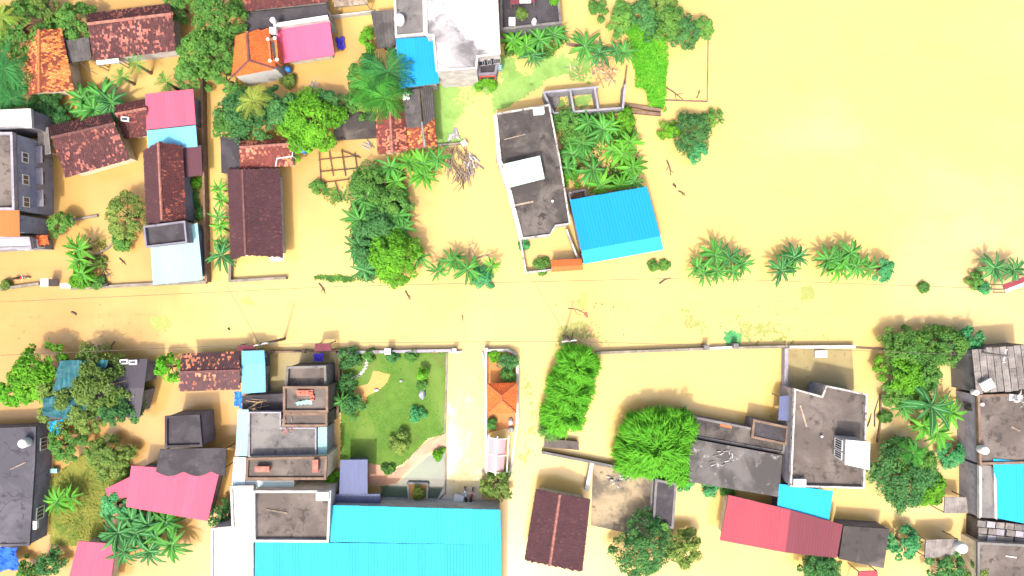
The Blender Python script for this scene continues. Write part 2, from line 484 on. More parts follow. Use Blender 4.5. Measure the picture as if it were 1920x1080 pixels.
def ridge_cap(a, b, mat, parent, r=.16):
    a = Vector(a); b = Vector(b); d = b - a; L = d.length
    k = max(2, int(L / .45)); mb = MB()
    for i in range(k):
        p = a + d * (i / k) + Vector((0, 0, .04 + rnd.random() * .02)); q = a + d * ((i + .97) / k) + Vector((0, 0, .05))
        mb.tube([p, q], [r * .95, r * 1.05], 6)
    o = mb.build('ridge_cap', mat, parent); o['kind'] = 'stuff'
    return o

def tiled_house(label, A, B, C, D, R1, R2, ez, rz, tile, wall='plaster_cream', name='tiled_house', hip2=False, hip1=False, cap='tile_cap', cat='house', ov=.45, wins=()):
    a, b, c, d = (at(*p, ez) for p in (A, B, C, D)); r1, r2 = at(*R1, rz), at(*R2, rz)
    t = thing(name, label, cat, base_of([a, b, c, d]))
    q = ccw([a, b, c, d]); body = offset(q, -ov)
    mb = MB().prism(body, -1.2, ez - .12)
    w = mb.build('wall', wall, t)
    # gable ends
    for (e1, e2, r, hip) in ((a, d, r1, hip1), (b, c, r2, hip2)):
        if hip: continue
        mid = (a + b + c + d) / 4
        s = .93; tri = [mid + (Vector(x) - mid) * s for x in (e1, e2, r)]
        g = MB(); inn = (mid - (e1 + e2) / 2).normalized() * .18; inn.z = 0
        p0, p1, p2 = [x - Vector((0, 0, .16)) for x in tri]
        g.add([p0, p1, p2, p0 + inn, p1 + inn, p2 + inn], [(0, 1, 2), (5, 4, 3), (0, 3, 4, 1), (1, 4, 5, 2), (2, 5, 3, 0)])
        g.build('gable', wall, t)
    planes = [[a, b, r2, r1], [c, d, r1, r2]]
    if hip2: planes.append([b, c, r2])
    if hip1: planes.append([d, a, r1])
    u = MB()
    for p in planes:
        for tri in ([p[:3], [p[0], p[2], p[3]]] if len(p) == 4 else [p]): u.slab([x - Vector((0, 0, .03)) for x in tri], .1)
    roof = u.build('roof', 'wood_dark', t)
    sets = [(tile, planes)] if isinstance(tile, str) else [(tile[0], planes[:1]), (tile[1], planes[1:])]
    for tm, pl in sets:
        V, F = tile_mesh(pl)
        o = np_mesh('roof_tiles', V, F, tm, roof); o['kind'] = 'stuff'
    ridge_cap(r1, r2, cap, roof)
    if hip2:
        ridge_cap(b, r2, cap, roof, .13); ridge_cap(c, r2, cap, roof, .13)
    if hip1:
        ridge_cap(a, r1, cap, roof, .13); ridge_cap(d, r1, cap, roof, .13)
    for wdw in wins: window(t, body, *wdw)
    return t
mat_stain('tile_cap', (.20, .085, .07), (.30, .13, .10), (.14, .06, .055), scale=2, objv=.15)
mat_stain('tile_cap_dark', (.10, .042, .042), (.13, .06, .055), (.07, .04, .04), scale=2, objv=.15)
mat_stain('tile_cap_orange', (.36, .10, .035), (.26, .075, .03), (.42, .16, .07), scale=2, objv=.15)

def sheets(parent, quad, mat, w=1.0, ribs=3, rh=.016, rows=1, loose=0.0, gap=0.0, skip=0.0):
    """corrugated sheets laid side by side on a sloped quad A,B (low edge) C,D: each sheet its own object"""
    A, B, C, D = (Vector(p) for p in quad)
    L = ((B - A).length + (C - D).length) / 2
    nrm = (B - A).cross(D - A).normalized()
    if nrm.z < 0: nrm = -nrm
    n = max(1, round(L / w))
    prof = []
    m = ribs * 4
    for k in range(m + 1):
        prof.append((k / m, rh if k % 4 in (2, 3) else 0.0))
    if rows > 1: prof = [(k / (ribs * 2), max(rh, .035) * (k % 2)) for k in range(ribs * 2 + 1)]
    def P(u, v): return (A * (1 - u) + B * u) * (1 - v) + (D * (1 - u) + C * u) * v
    for r in range(rows):
        for i in range(n):
            if skip and rnd.random() < skip: continue
            u0, u1 = i / n, (i + 1 + .012 - gap) / n
            v0, v1 = r / rows, min(1.0, (r + 1 + (.06 if rows > 1 else 0)) / rows)
            j = rnd.uniform(-1, 1) * loose; jj = rnd.uniform(-1, 1) * loose
            lift = .008 * (i % 2) + r * .02 + abs(j) * .1
            vs = []
            for (s, h) in prof:
                u = u0 + (u1 - u0) * s
                for v in (v0 - .002 * (i % 3) + j / 20, v1 + jj / 20):
                    vs.append(P(u, v) + nrm * (h + lift + (v - v0) * j * .3))
            fs = [(2 * k, 2 * k + 2, 2 * k + 3, 2 * k + 1) for k in range(len(prof) - 1)]
            MB().add(vs, fs).build('roof_sheet', mat, parent)

def sheet_roof(label, planes, name='sheet_roof', cat='roof', wall=None, wall_in=.5, posts=True, group=None, post_mat='wood_grey', **kw):
    """planes: [(4 px corners, 4 heights or one, material), ...]"""
    Q = []
    for q, zs, m in planes:
        if not hasattr(zs, '__len__'): zs = [zs] * 4
        Q.append(([at(p[0], p[1], z) for p, z in zip(q, zs)], m))
    allp = [p for q, m in Q for p in q]
    t = thing(name, label, cat, base_of(allp), group)
    u = MB()
    for q, m in Q: u.slab([p - Vector((0, 0, .05)) for p in q], .07)
    roof = u.build('roof', 'frame_dark' if wall is None else 'wood_dark', t)
    for q, m in Q: sheets(roof, q, m, **kw)
    if wall:
        for q, m in Q:
            zl = min(p.z for p in q) - .16
            MB().prism(offset(ccw(q), -wall_in), -1.2, zl).build('wall', wall, t)
    elif posts:
        for q, m in Q:
            ctr = sum(q, Vector()) / 4
            for p in q:
                c = p + (ctr - p) * .06
                MB().tube([(c.x, c.y, -1.2), (c.x, c.y, c.z - .13)], .06, 6).build('post', post_mat, t)
    return t

def window(parent, poly, edge, tpos, w, zc, h, frame='paint_white', glass='glass_dark', bars=1, awn=None):
    """a window on edge i of a ccw 2D polygon"""
    p, q = Vector(poly[edge][:2]), Vector(poly[(edge + 1) % len(poly)][:2])
    d = (q - p).normalized(); nn = Vector((d.y, -d.x)); c = p + (q - p) * tpos + nn * .03
    rz = math.atan2(d.y, d.x)
    mb = MB()
    for s in (-1, 1): mb.box((c.x + d.x * s * w / 2, c.y + d.y * s * w / 2, zc), (.09, .14, h + .09), rz)
    for s in (-1, 1): mb.box((c.x, c.y, zc + s * h / 2), (w - .09, .13, .09), rz)
    for k in range(bars):
        o = (k + 1) / (bars + 1) - .5
        mb.box((c.x + d.x * o * w, c.y + d.y * o * w, zc), (.06, .12, h - .09), rz)
    f = mb.build('window', frame, parent)
    MB().box((c.x, c.y, zc), (w - .05, .05, h - .05), rz).build('pane', glass, f)
    if awn:
        k = c + nn * .35
        mb = MB().box((k.x, k.y, zc + h / 2 + .2), (w + .5, .8, .09), rz)
        mb.build('window_hood', awn, parent)

def flat_building(label, poly_px, z, wall, roof, par=None, par_h=.4, par_w=.22, name='flat_roofed_house', cat='building', wins=(), base=-1.2, skip=(), cols=None, edges=None, group=None):
    poly = ccw(pts(poly_px, z))
    t = thing(name, label, cat, base_of(poly), group)
    body = offset(poly, -.06)
    MB().prism(body, base, z - .17).build('wall', wall, t)
    MB().prism(poly, z - .18, z).build('roof_slab', roof, t)
    if par:
        outer = offset(poly, .035); inner = offset(poly, -par_w)
        n = len(poly)
        for i in range(n):
            if i in skip: continue
            j = (i + 1) % n
            hh = par_h + rnd.uniform(-.01, .01)
            MB().prism([outer[i], outer[j], inner[j], inner[i]], z - .05, z + hh).build('parapet', par, t)
    for w in wins: window(t, body, *w)
    return t

def wall_line(label, path, h, w=.2, mat='wall_brown', name='boundary_wall', cat='wall', piers=0, pier_mat=None, cop=None, group=None, base=-1.2):
    P = pts(path, h)
    t = thing(name, label, cat, base_of(P), group)
    for i in range(len(P) - 1):
        d = (P[i + 1] - P[i]).normalized()
        b = P[i + 1] + d * (w / 2 - .003 if i < len(P) - 2 else 0)
        MB().bar(P[i], b, w + .004 * (i % 2), base, h - (.003 * (i % 2))).build('wall_section', mat, t)
        if cop: MB().bar(P[i], b, w + .1 + .004 * (i % 2), h + .002, h + .07 + .003 * (i % 2)).build('coping', cop, t)
        if piers:
            L = (P[i + 1] - P[i]).length; k = max(1, round(L / piers))
            for j in range(k + (1 if i == len(P) - 2 else 0)):
                c = P[i] + (P[i + 1] - P[i]) * (j / k)
                MB().box((c.x, c.y, (base + h + .18) / 2), (w + .16, w + .16, h + .18 - base), math.atan2(d.y, d.x)).build('pier', pier_mat or mat, t)
    return t

# ---------------------------------------------------------------- builders: vegetation
def leaf_quads(C, N, size, asp=.55, curl=.0):
    """diamond leaves at centres C with normals N"""
    m = len(C)
    t = RG.normal(size=(m, 3)); t -= (t * N).sum(1)[:, None] * N
    t /= np.linalg.norm(t, axis=1)[:, None] + 1e-9
    b = np.cross(N, t)
    s = size * (0.7 + .6 * RG.random(m))
    V = np.stack([C - t * s[:, None] * .55, C + b * (s * asp * .5)[:, None] - N * (s * .06)[:, None], C + t * s[:, None] * .55 - N * (s * .15)[:, None], C - b * (s * asp * .5)[:, None] - N * (s * .06)[:, None]], 1).reshape(-1, 3)
    F = np.arange(4 * m).reshape(m, 4)
    return V, F

def unit(a): return a / (np.linalg.norm(a, axis=-1, keepdims=True) + 1e-9)

def crown_mesh(cx, cy, r, h, dens=3.6, lpc=70, leaf=.26, sx=1.0, sy=1.0, rot=0.0, depth=.5, asp=.6, rag=.28):
    ph = RG.random(6) * 6.28; am = RG.random(6) * np.array([1, .9, .8, .6, .5, .4]); am = am / am.sum() * rag
    m = max(14, int(math.pi * r * r * sx * sy * dens))
    ang = RG.random(m) * 6.283; rho = np.sqrt(RG.random(m)) * 1.0
    lim = 1 + sum(am[k] * np.sin((k + 2) * ang + ph[k]) for k in range(6))
    x = rho * np.cos(ang) * lim * r * sx; y = rho * np.sin(ang) * lim * r * sy
    c, s = math.cos(rot), math.sin(rot)
    X = cx + x * c - y * s; Y = cy + x * s + y * c
    # the dome is bumpy: a few big lobes
    nl = max(3, int(r * 1.8)); la = RG.random(nl) * 6.28; lr = np.sqrt(RG.random(nl)) * r * .75
    lx = cx + lr * np.cos(la); ly = cy + lr * np.sin(la); lw = r * (.28 + .2 * RG.random(nl)); lh = h * (.04 + .14 * RG.random(nl))
    bump = np.max(lh[:, None] * np.exp(-((X - lx[:, None]) ** 2 + (Y - ly[:, None]) ** 2) / (lw[:, None] ** 2)), axis=0)
    top = h * (.86 - depth * rho ** 2.2) + bump
    Z = top - np.abs(RG.normal(0, .35, m)) * (.3 + .12 * h) * (RG.random(m) < .6)
    Z = np.maximum(Z, .25)
    cr = (.30 + .30 * RG.random(m)) * min(1.25, .55 + r * .2)
    k = lpc
    d = unit(RG.normal(size=(m, k, 3))); d[..., 2] = np.abs(d[..., 2]) * 1.0 - .25
    d = unit(d)
    rad = cr[:, None] * (.55 + .45 * RG.random((m, k)))
    P = np.stack([X, Y, Z], 1)[:, None, :] + d * rad[..., None] * np.array([1.15, 1.15, .8])
    N = unit(d + np.array([0, 0, .75]) + RG.normal(0, .42, (m, k, 3)))
    P = P.reshape(-1, 3); N = N.reshape(-1, 3)
    ok = P[:, 2] > .06
    return leaf_quads(P[ok], N[ok], leaf, asp)

def limbs(cx, cy, r, h, n=6, base=-1.2):
    mb = MB()
    tr = .07 + .035 * r
    fork = Vector((cx + rnd.uniform(-.2, .2), cy + rnd.uniform(-.2, .2), h * .42))
    mb.tube([(cx, cy, base), (cx + .05, cy, h * .2), fork, fork + Vector((0.05, .1, h * .25))], [tr * 1.4, tr * 1.1, tr * .9, tr * .4], 7)
    for i in range(n):
        a = 6.283 * (i + rnd.random() * .6) / n; q = r * rnd.uniform(.5, .85)
        e = Vector((cx + q * math.cos(a), cy + q * math.sin(a), h * rnd.uniform(.5, .66)))
        mid = (fork + e) / 2 + Vector((0, 0, h * .08))
        mb.tube([fork - Vector((0, 0, .1)), mid, e], [tr * .6, tr * .4, tr * .15], 5)
    return mb

def tree(px, py, rpx, h, tone, label, name='broadleaf_tree', cat='tree', group='trees in the flooded yards', **kw):
    c = at(px, py, h * .72); r = rpx * SC * (1 - h * .72 / CH)
    t = thing(name, label, cat, (c.x, c.y, 0), group)
    limbs(c.x, c.y, r, h, 6 if r > 1.5 else 4).build('trunk' if cat == 'tree' else 'stem', 'bark', t, True)
    V, F = crown_mesh(c.x, c.y, r * .93, h, **kw)
    np_mesh('crown' if cat == 'tree' else 'foliage', V, F, tone, t)
    return t

def bush(px, py, rpx, h, tone, label, name='bush', group='bushes standing in the water', **kw):
    kw.setdefault('leaf', .22); kw.setdefault('dens', 5)
    return tree(px, py, rpx, h, tone, label, name, 'bush', group, **kw)

def blades(base, dirs, length, width, droop, segs=3):
    """arching strips: base (m,3), horizontal unit dirs (m,3), length (m)"""
    m = len(base)
    side = np.cross(dirs, np.array([0, 0, 1.0])); side = unit(side)
    tt = np.linspace(0, 1, segs + 1)
    rows = []
    for t in tt:
        p = base + dirs * (length * t)[:, None]
        p = p + np.array([0, 0, 1.0]) * (length * (.55 * t - (.55 + droop) * t * t))[:, None]
        w = width * (math.sin(math.pi * (.18 + .80 * t)) ** .8)
        rows.append(p - side * w[:, None] * .5); rows.append(p + side * w[:, None] * .5)
    V = np.stack(rows, 1)                      # m, 2(segs+1), 3
    k = 2 * (segs + 1)
    f = np.array([[2 * s, 2 * s + 1, 2 * s + 3, 2 * s + 2] for s in range(segs)])
    F = (np.arange(m)[:, None, None] * k + f[None]).reshape(-1, 4)
    return V.reshape(-1, 3), F

def feather_tree(px, py, rpx, h, tone, label, sx=1.0, sy=1.0, rot=0.0, n=1500, ln=1.0, group='feathery bright green trees'):
    c = at(px, py, h * .7); r = rpx * SC * (1 - h * .7 / CH)
    t = thing('feathery_tree', label, 'tree', (c.x, c.y, 0), group)
    limbs(c.x, c.y, r * min(sx, sy), h, 7).build('trunk', 'bark', t, True)
    # sprays: tufts of blades at branch tips; blades fan outwards from the crown centre
    n = int(n * 1.5); ln = ln * .8; nt = max(12, n // 26)
    a = RG.random(nt) * 6.283; rho = np.sqrt(RG.random(nt)) * .86
    x = rho * np.cos(a) * r * sx; y = rho * np.sin(a) * r * sy
    co, si = math.cos(rot), math.sin(rot)
    X = x * co - y * si; Y = x * si + y * co
    Z = h * (.88 - .5 * rho ** 2) + RG.normal(0, .55, nt)
    k = 26
    out = np.arctan2(Y, X)[:, None] + RG.normal(0, .55, (nt, k))
    dirs = np.stack([np.cos(out), np.sin(out), np.zeros_like(out)], -1).reshape(-1, 3)
    base = np.stack([X, Y, Z], 1)[:, None, :] + RG.normal(0, .16, (nt, k, 3)) + np.array([c.x, c.y, 0])
    m = nt * k
    V, F = blades(base.reshape(-1, 3), dirs, ln * (.55 + .6 * RG.random(m)), ln * .10 * (.7 + .6 * RG.random(m)), .25 + .5 * RG.random(m))
    V2, F2 = crown_mesh(c.x, c.y, r * .84, h * .76, dens=3.0, lpc=40, leaf=.22, sx=sx, sy=sy, rot=rot)
    np_mesh('crown', V, F, tone, t)
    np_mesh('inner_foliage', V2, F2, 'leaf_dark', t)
    return t

LEAF = {}
def leaf_data(tone, k):
    if (tone, k) in LEAF: return LEAF[tone, k]
    d = [.15, .4, .7, 1.0, .55][k]; rr = random.Random(k * 7 + 3)
    sg = 7; vs = []; fs = []; mi = []
    def P(t): return (t * (1 - .12 * d * t), 0.0, .42 * t - (.42 + .42 * d) * t * t)
    for i in range(sg + 1):
        t = i / sg; x, y, z = P(t)
        w = .125 * (max(0.0, math.sin(math.pi * (.1 + .86 * t))) ** .7)
        if i == 0: w = .015
        wl, wr = w * rr.uniform(.78, 1.1), w * rr.uniform(.78, 1.1)
        dl, dr = rr.uniform(.0, .05), rr.uniform(0, .05)
        vs += [(x - dl, -wl, z + wl * .25), (x, 0, z), (x - dr, wr, z + wr * .25)]
    for i in range(sg):
        b = 3 * i; fs += [(b, b + 3, b + 4, b + 1), (b + 1, b + 4, b + 5, b + 2)]; mi += [0, 0]
    nb = len(vs)
    for i in range(sg + 1):
        x, y, z = P(i / sg); w = .030 * (1 - .75 * i / sg)
        vs += [(x, -w, z + .014), (x, w, z + .014)]
    for i in range(sg):
        b = nb + 2 * i; fs.append((b, b + 2, b + 3, b + 1)); mi.append(1)
    me = bpy.data.meshes.new('leaf'); me.from_pydata(vs, [], fs)
    me.materials.append(M[tone]); me.materials.append(M['rib_pale'])
    me.polygons.foreach_set('material_index', mi); me.update()
    LEAF[tone, k] = me
    return me

FROND = {}
def frond_data(tone, k):
    if (tone, k) in FROND: return FROND[tone, k]
    d = [.35, .7, 1.0][k]; rr = random.Random(k + 40); vs = []; fs = []
    def P(t): return Vector((t * (1 - .15 * d * t), 0, .38 * t - (.38 + .5 * d) * t * t))
    ns = 14
    for i in range(ns):
        t = .12 + .88 * i / ns; p = P(t); ll = .30 * math.sin(math.pi * (.12 + .80 * t)) + .05
        for s in (-1, 1):
            a = rr.uniform(.55, .8); e = p + Vector((ll * math.cos(a) * .9, s * ll * math.sin(a) * 1.05, -.05 - ll * rr.uniform(.1, .35)))
            b = len(vs); vs += [p + Vector((-.016, 0, .0)), p + Vector((.022, 0, 0)), e + Vector((.012, 0, 0)), e + Vector((-.012, 0, 0))]; fs.append((b, b + 1, b + 2, b + 3))
    for i in range(4):
        p, q = P(i / 4), P((i + 1) / 4); b = len(vs); w = .016 * (1 - i / 5)
        vs += [p + Vector((0, -w, .01)), p + Vector((0, w, .01)), q + Vector((0, w, .01)), q + Vector((0, -w, .01))]; fs.append((b, b + 1, b + 2, b + 3))
    me = bpy.data.meshes.new('frond'); me.from_pydata([tuple(v) for v in vs], [], fs); me.materials.append(M[tone]); me.update()
    FROND[tone, k] = me
    return me

def stem_mesh(h, r, key, mat, cache={}):
    if key in cache: return cache[key]
    mb = MB().tube([(0, 0, -1.0), (.03, 0, h * .4), (0, .02, h)], [r * 1.25, r, r * .7], 7)
    me = bpy.data.meshes.new('stem'); me.from_pydata(mb.v, [], mb.f); me.materials.append(M[mat]); me.update()
    cache[key] = me
    return me

def banana(px, py, rpx, tone, label, n=9, h=2.2, group='banana plants'):
    c = at(px, py, h); t = thing('banana_plant', label, 'banana plant', (c.x, c.y, 0), group)
    st = link('stem', stem_mesh(2.2, .13, 'ban', 'stem_green'), t); st.scale = (1, 1, h / 2.2)
    t.rotation_euler = (rnd.uniform(-.14, .14), rnd.uniform(-.14, .14), 0)
    L = rpx * SC * 1.14 * rnd.uniform(.9, 1.1); a0 = rnd.random() * 6.28
    for i in range(rnd.choice((0, 1, 1, 2, 3))):
        o = link('dead_leaf', leaf_data('leaf_dry', 3), t); o.location = (0, 0, h - .35)
        o.rotation_euler = (rnd.uniform(-.4, .4), rnd.uniform(.2, .8), rnd.random() * 6.28); s = L * rnd.uniform(.6, .85); o.scale = (s, s * .6, s)
    for i in range(n):
        young = i == n - 1
        o = link('leaf', leaf_data(tone, rnd.randrange(5)), t)
        o.location = (rnd.uniform(-.06, .06), rnd.uniform(-.06, .06), h - .1 + rnd.uniform(-.15, .1))
        o.rotation_euler = (rnd.uniform(-.35, .35), -rnd.uniform(.0, .35) if not young else -.8, a0 + 6.283 * i / (n - 1) * 1.0 + rnd.uniform(-.3, .3))
        s = L * rnd.uniform(.78, 1.08) * (.8 if young else 1); o.scale = (s, s * rnd.uniform(.6, .92), s)
    return t

def palm(px, py, rpx, tone, label, n=13, h=4.0, group='palms'):
    c = at(px, py, h); t = thing('palm_tree', label, 'palm', (c.x, c.y, 0), group)
    st = link('trunk', stem_mesh(4.0, .17, 'palm', 'bark'), t); st.scale = (1, 1, h / 4.0)
    L = rpx * SC * 1.1; a0 = rnd.random() * 6.28
    for i in range(n):
        o = link('frond', frond_data(tone, rnd.randrange(3)), t)
        o.location = (0, 0, h - .05)
        o.rotation_euler = (rnd.uniform(-.25, .25), -rnd.uniform(-.1, .55), a0 + 2.4 * i + rnd.uniform(-.2, .2))
        s = L * rnd.uniform(.8, 1.1); o.scale = (s, s, s)
    return t

def in_poly(x, y, poly):
    ins = np.zeros(len(x), bool); n = len(poly)
    for i in range(n):
        x0, y0 = poly[i][:2]; x1, y1 = poly[(i + 1) % n][:2]
        c = ((y0 > y) != (y1 > y)) & (x < (x1 - x0) * (y - y0) / (y1 - y0 + 1e-12) + x0)
        ins ^= c
    return ins

def vnoise(x, y, f, seed):
    g = np.random.default_rng(seed); ph = g.random((8, 3)) * 6.28; w = g.normal(size=(8, 2)) * f
    return sum(np.sin(w[k, 0] * x + w[k, 1] * y + ph[k, 0]) for k in range(8)) / 8 ** .5

def scatter_pts(poly_px, n, z=0.0, clump=0.0, f=1.0, seed=1, feather=0.0):
    P = np.array([list(p) for p in pts(poly_px, z)])[:, :2]
    lo, hi = P.min(0), P.max(0)
    x = lo[0] + (hi[0] - lo[0]) * RG.random(n * 2); y = lo[1] + (hi[1] - lo[1]) * RG.random(n * 2)
    k = in_poly(x, y, P)
    if feather:
        dist = np.full(len(x), 1e9)
        for i in range(len(P)):
            p, q = P[i], P[(i + 1) % len(P)]; ev = q - p; t = np.clip(((x - p[0]) * ev[0] + (y - p[1]) * ev[1]) / (ev @ ev + 1e-9), 0, 1)
            dist = np.minimum(dist, np.hypot(x - p[0] - t * ev[0], y - p[1] - t * ev[1]))
        wob = 1 + .55 * vnoise(x, y, 1.3, seed + 31) + .35 * vnoise(x, y, 3.5, seed + 37)
        k &= dist > feather * np.clip(wob, .05, 3) * RG.random(len(x)) ** .6
    if clump: k &= (vnoise(x, y, f, seed) + .5 * vnoise(x, y, f * 3, seed + 1) + RG.normal(0, .35, len(x))) > -1 + clump
    return x[k][:n], y[k][:n]

def grass_patch(name, label, cat, poly_px, n, tone, z=.05, ln=.3, wd=.06, hump=0.0, clump=.0, f=1.0, seed=1):
    x, y = scatter_pts(poly_px, n, z, clump, f, seed); m = len(x)
    a = RG.random(m) * 6.283
    d = np.stack([np.cos(a), np.sin(a), np.zeros(m)], 1)
    zz = z + hump * (.5 + .5 * vnoise(x, y, .9, seed + 5)) * RG.random(m)
    V, F = blades(np.stack([x, y, zz], 1), d, ln * (.5 + RG.random(m)), wd * (.6 + .8 * RG.random(m)), .1 + .5 * RG.random(m), 2)
    o = np_mesh(name, V, F, tone); tag(o, label, cat, kind='stuff')
    return o

def weed_patch(name, label, cat, poly_px, n, tone, z=.05, hump=.5, leaf=.22, clump=0.0, f=1.0, seed=1):
    x, y = scatter_pts(poly_px, n, z, clump, f, seed, .8); m = len(x)
    zz = z + .05 + hump * np.clip(.5 + .5 * vnoise(x, y, 1.1, seed + 3), 0, 1.4) * (.4 + .6 * RG.random(m))
    N = unit(np.array([0, 0, 1.0]) + RG.normal(0, .45, (m, 3)))
    V, F = leaf_quads(np.stack([x, y, zz], 1), N, leaf, .6)
    o = np_mesh(name, V, F, tone); tag(o, label, cat, kind='stuff')
    return o

def raft(name, label, cat, poly_px, n, tone, clump=.4, f=.6, seed=3, r=(.06, .2), z=.012):
    """floating leaves: small flat discs on the water"""
    x, y = scatter_pts(poly_px, n, 0, clump, f, seed, .9); m = len(x)
    rr = r[0] + (r[1] - r[0]) * RG.random(m) ** 2
    k = 6; ang = RG.random((m, 1)) * 6.28 + np.arange(k)[None] * (6.2832 / k)
    q = rr[:, None] * (.75 + .5 * RG.random((m, k)))
    zz = np.broadcast_to((z + .012 * RG.random(m))[:, None], (m, k))
    V = np.stack([x[:, None] + q * np.cos(ang), y[:, None] + q * np.sin(ang), zz], -1).reshape(-1, 3)
    F = np.arange(m * k).reshape(m, k)
    o = np_mesh(name, V, F, tone); tag(o, label, cat, kind='stuff')
    return o

def ground_patch(name, poly_px, z, mat, depth=.6, wob=0.0):
    P = pts(poly_px, z)
    if wob:
        out = []
        for i in range(len(P)):
            p, q = P[i], P[(i + 1) % len(P)]
            k = max(1, int((q - p).length / .6)); d = (q - p).normalized(); nn = Vector((-d.y, d.x, 0))
            for j in range(k): out.append(p + (q - p) * (j / k) + nn * rnd.uniform(-wob, wob))
        P = out
    o = MB().prism(P, z - depth, z).build(name, mat); o['kind'] = 'structure'
    return o

# ---------------------------------------------------------------- builders: small things
def water_tank(px, py, z, label, r=.45, h=1.1, mat='steel', name='water_tank', cat='tank', base_z=None):
    c = at(px, py, z + h); t = thing(name, label, cat, (c.x, c.y, z), 'water tanks and barrels')
    MB().lathe((c.x, c.y, z + .15), [(r * .92, 0), (r, .06), (r, h * .8), (r * .86, h * .92), (r * .4, h)], 18).build('barrel', mat, t, True)
    MB().lathe((c.x, c.y, z + .15 + h), [(r * .34, -.02), (r * .34, .07), (r * .1, .09)], 12).build('lid', mat, t)
    mb = MB()
    for k in range(4):
        a = .785 + k * 1.571; mb.box((c.x + r * .65 * math.cos(a), c.y + r * .65 * math.sin(a), z + .08), (.1, .1, .15))
    mb.build('stand', 'frame_dark', t)
    return t

def crate(px, py, z, d, label, mat='paint_white', rz=0.0, name='storage_box', cat='box', group=None):
    c = at(px, py, z + d[2]); t = thing(name, label, cat, (c.x, c.y, z), group)
    MB().box((c.x, c.y, z + d[2] * .44), (d[0] * .94, d[1] * .94, d[2] * .88), rz).build('body', mat, t)
    MB().box((c.x, c.y, z + d[2] * .94), (d[0], d[1], d[2] * .11), rz).build('lid', mat, t)
    return t

def log(px1, py1, px2, py2, label, r=.07, mat='wood_dark', z=.05, name='floating_branch', cat='branch', fork=True, group='driftwood on the water'):
    a, b = at(px1, py1, z), at(px2, py2, z); m = (a + b) / 2; d = b - a
    m += Vector((-d.y, d.x, 0)) * rnd.uniform(-.1, .1)
    mb = MB().tube([a, m + Vector((0, 0, .04)), b], [r, r * .85, r * .4], 6)
    if fork:
        for s in (-1, 1):
            p = a + d * rnd.uniform(.35, .7); mb.tube([p, p + d * .25 + Vector((-d.y, d.x, 0)) * .22 * s + Vector((0, 0, .12))], [r * .5, r * .2], 5)
    o = mb.build(name, mat); return tag(o, label, cat, group)

def motorcycle(px, py, z, rz, label, body='paint_red'):
    c = at(px, py, z + .8); t = thing('motorcycle', label, 'motorcycle', (c.x, c.y, z), 'parked motorcycles')
    co, si = math.cos(rz), math.sin(rz)
    def W(x, y, h): return (c.x + x * co - y * si, c.y + x * si + y * co, z + h)
    for x in (-.6, .62):
        ring = [W(x + .28 * math.cos(k * .5236), 0, .3 + .28 * math.sin(k * .5236)) for k in range(13)]
        w = MB().tube(ring, .055, 6, False).build('wheel', 'black_rubber', t)
        MB().tube([W(x, -.06, .3), W(x, .06, .3)], .12, 8).build('rim', 'steel', w)
    mb = MB().tube([W(-.75, 0, .68), W(-.35, 0, .66), W(.0, 0, .5), W(.3, 0, .48), W(.5, 0, .8), W(.48, 0, .98)], [.07, .15, .14, .11, .13, .09], 8)
    mb.build('body', body, t, True)
    MB().tube([W(-.78, 0, .8), W(-.5, 0, .82), W(-.1, 0, .78)], [.1, .14, .1], 8).build('seat', 'black_rubber', t, True)
    MB().tube([W(.32, -.34, 1.02), W(.46, 0, .99), W(.32, .34, 1.02)], .025, 6).build('handlebar', 'steel', t)
    MB().tube([W(.62, 0, .3), W(.45, 0, .95)], .04, 6).build('fork', 'steel', t)
    MB().tube([W(.5, 0, .85), W(.6, 0, .85)], .09, 8).build('headlight', 'paint_white', t)
    return t

def brick_stack(px, py, z, nx, ny, nz, label, rz=0.0, sz=(.44, .2, .16)):
    c = at(px, py, z + nz * sz[2]); t = thing('brick_stack', label, 'bricks', (c.x, c.y, z), 'red brick stacks')
    me = None
    for k in range(nz):
        for i in range(nx):
            for j in range(ny):
                if k == nz - 1 and rnd.random() < .2: continue
                if me is None:
                    mb = MB().box((0, 0, 0), (sz[0] * .95, sz[1] * .93, sz[2] * .96)); me = bpy.data.meshes.new('brick'); me.from_pydata(mb.v, [], mb.f); me.materials.append(M['brick_red']); me.update()
                x, y = (i - (nx - 1) / 2) * sz[0], (j - (ny - 1) / 2) * sz[1]
                o = link('brick', me, t); o.location = (x * math.cos(rz) - y * math.sin(rz) + rnd.uniform(-.01, .01), x * math.sin(rz) + y * math.cos(rz), (k + .5) * sz[2]); o.rotation_euler = (0, 0, rz + rnd.uniform(-.06, .06))
    return t

def pole(px, py, label, h=8.0, arm=0.0, mat='concrete_grey'):
    b = at(px, py, h); t = thing('utility_pole', label, 'utility pole', (b.x, b.y, 0), 'utility poles along the road')
    MB().tube([(b.x, b.y, -1.2), (b.x, b.y, h)], [.17, .11], 10).build('post', mat, t, True)
    co, si = math.cos(arm), math.sin(arm)
    MB().box((b.x, b.y, h - .5), (1.5, .1, .1), arm).build('crossarm', 'steel', t)
    for s in (-.65, 0.12, .65):
        MB().lathe((b.x + s * co, b.y + s * si, h - .45), [(.05, 0), (.07, .06), (.04, .1), (.06, .16), (.03, .22)], 8).build('insulator', 'paint_white', t)
    return t

def cable(p, q, label, sag=.7, r=.022, n=16):
    p, q = Vector(p), Vector(q); path = []
    for i in range(n + 1):
        u = i / n; path.append(p + (q - p) * u - Vector((0, 0, 4 * sag * u * (1 - u))))
    o = MB().tube(path, r, 4).build('power_cable', 'wire'); return tag(o, label, 'cable', 'power cables')

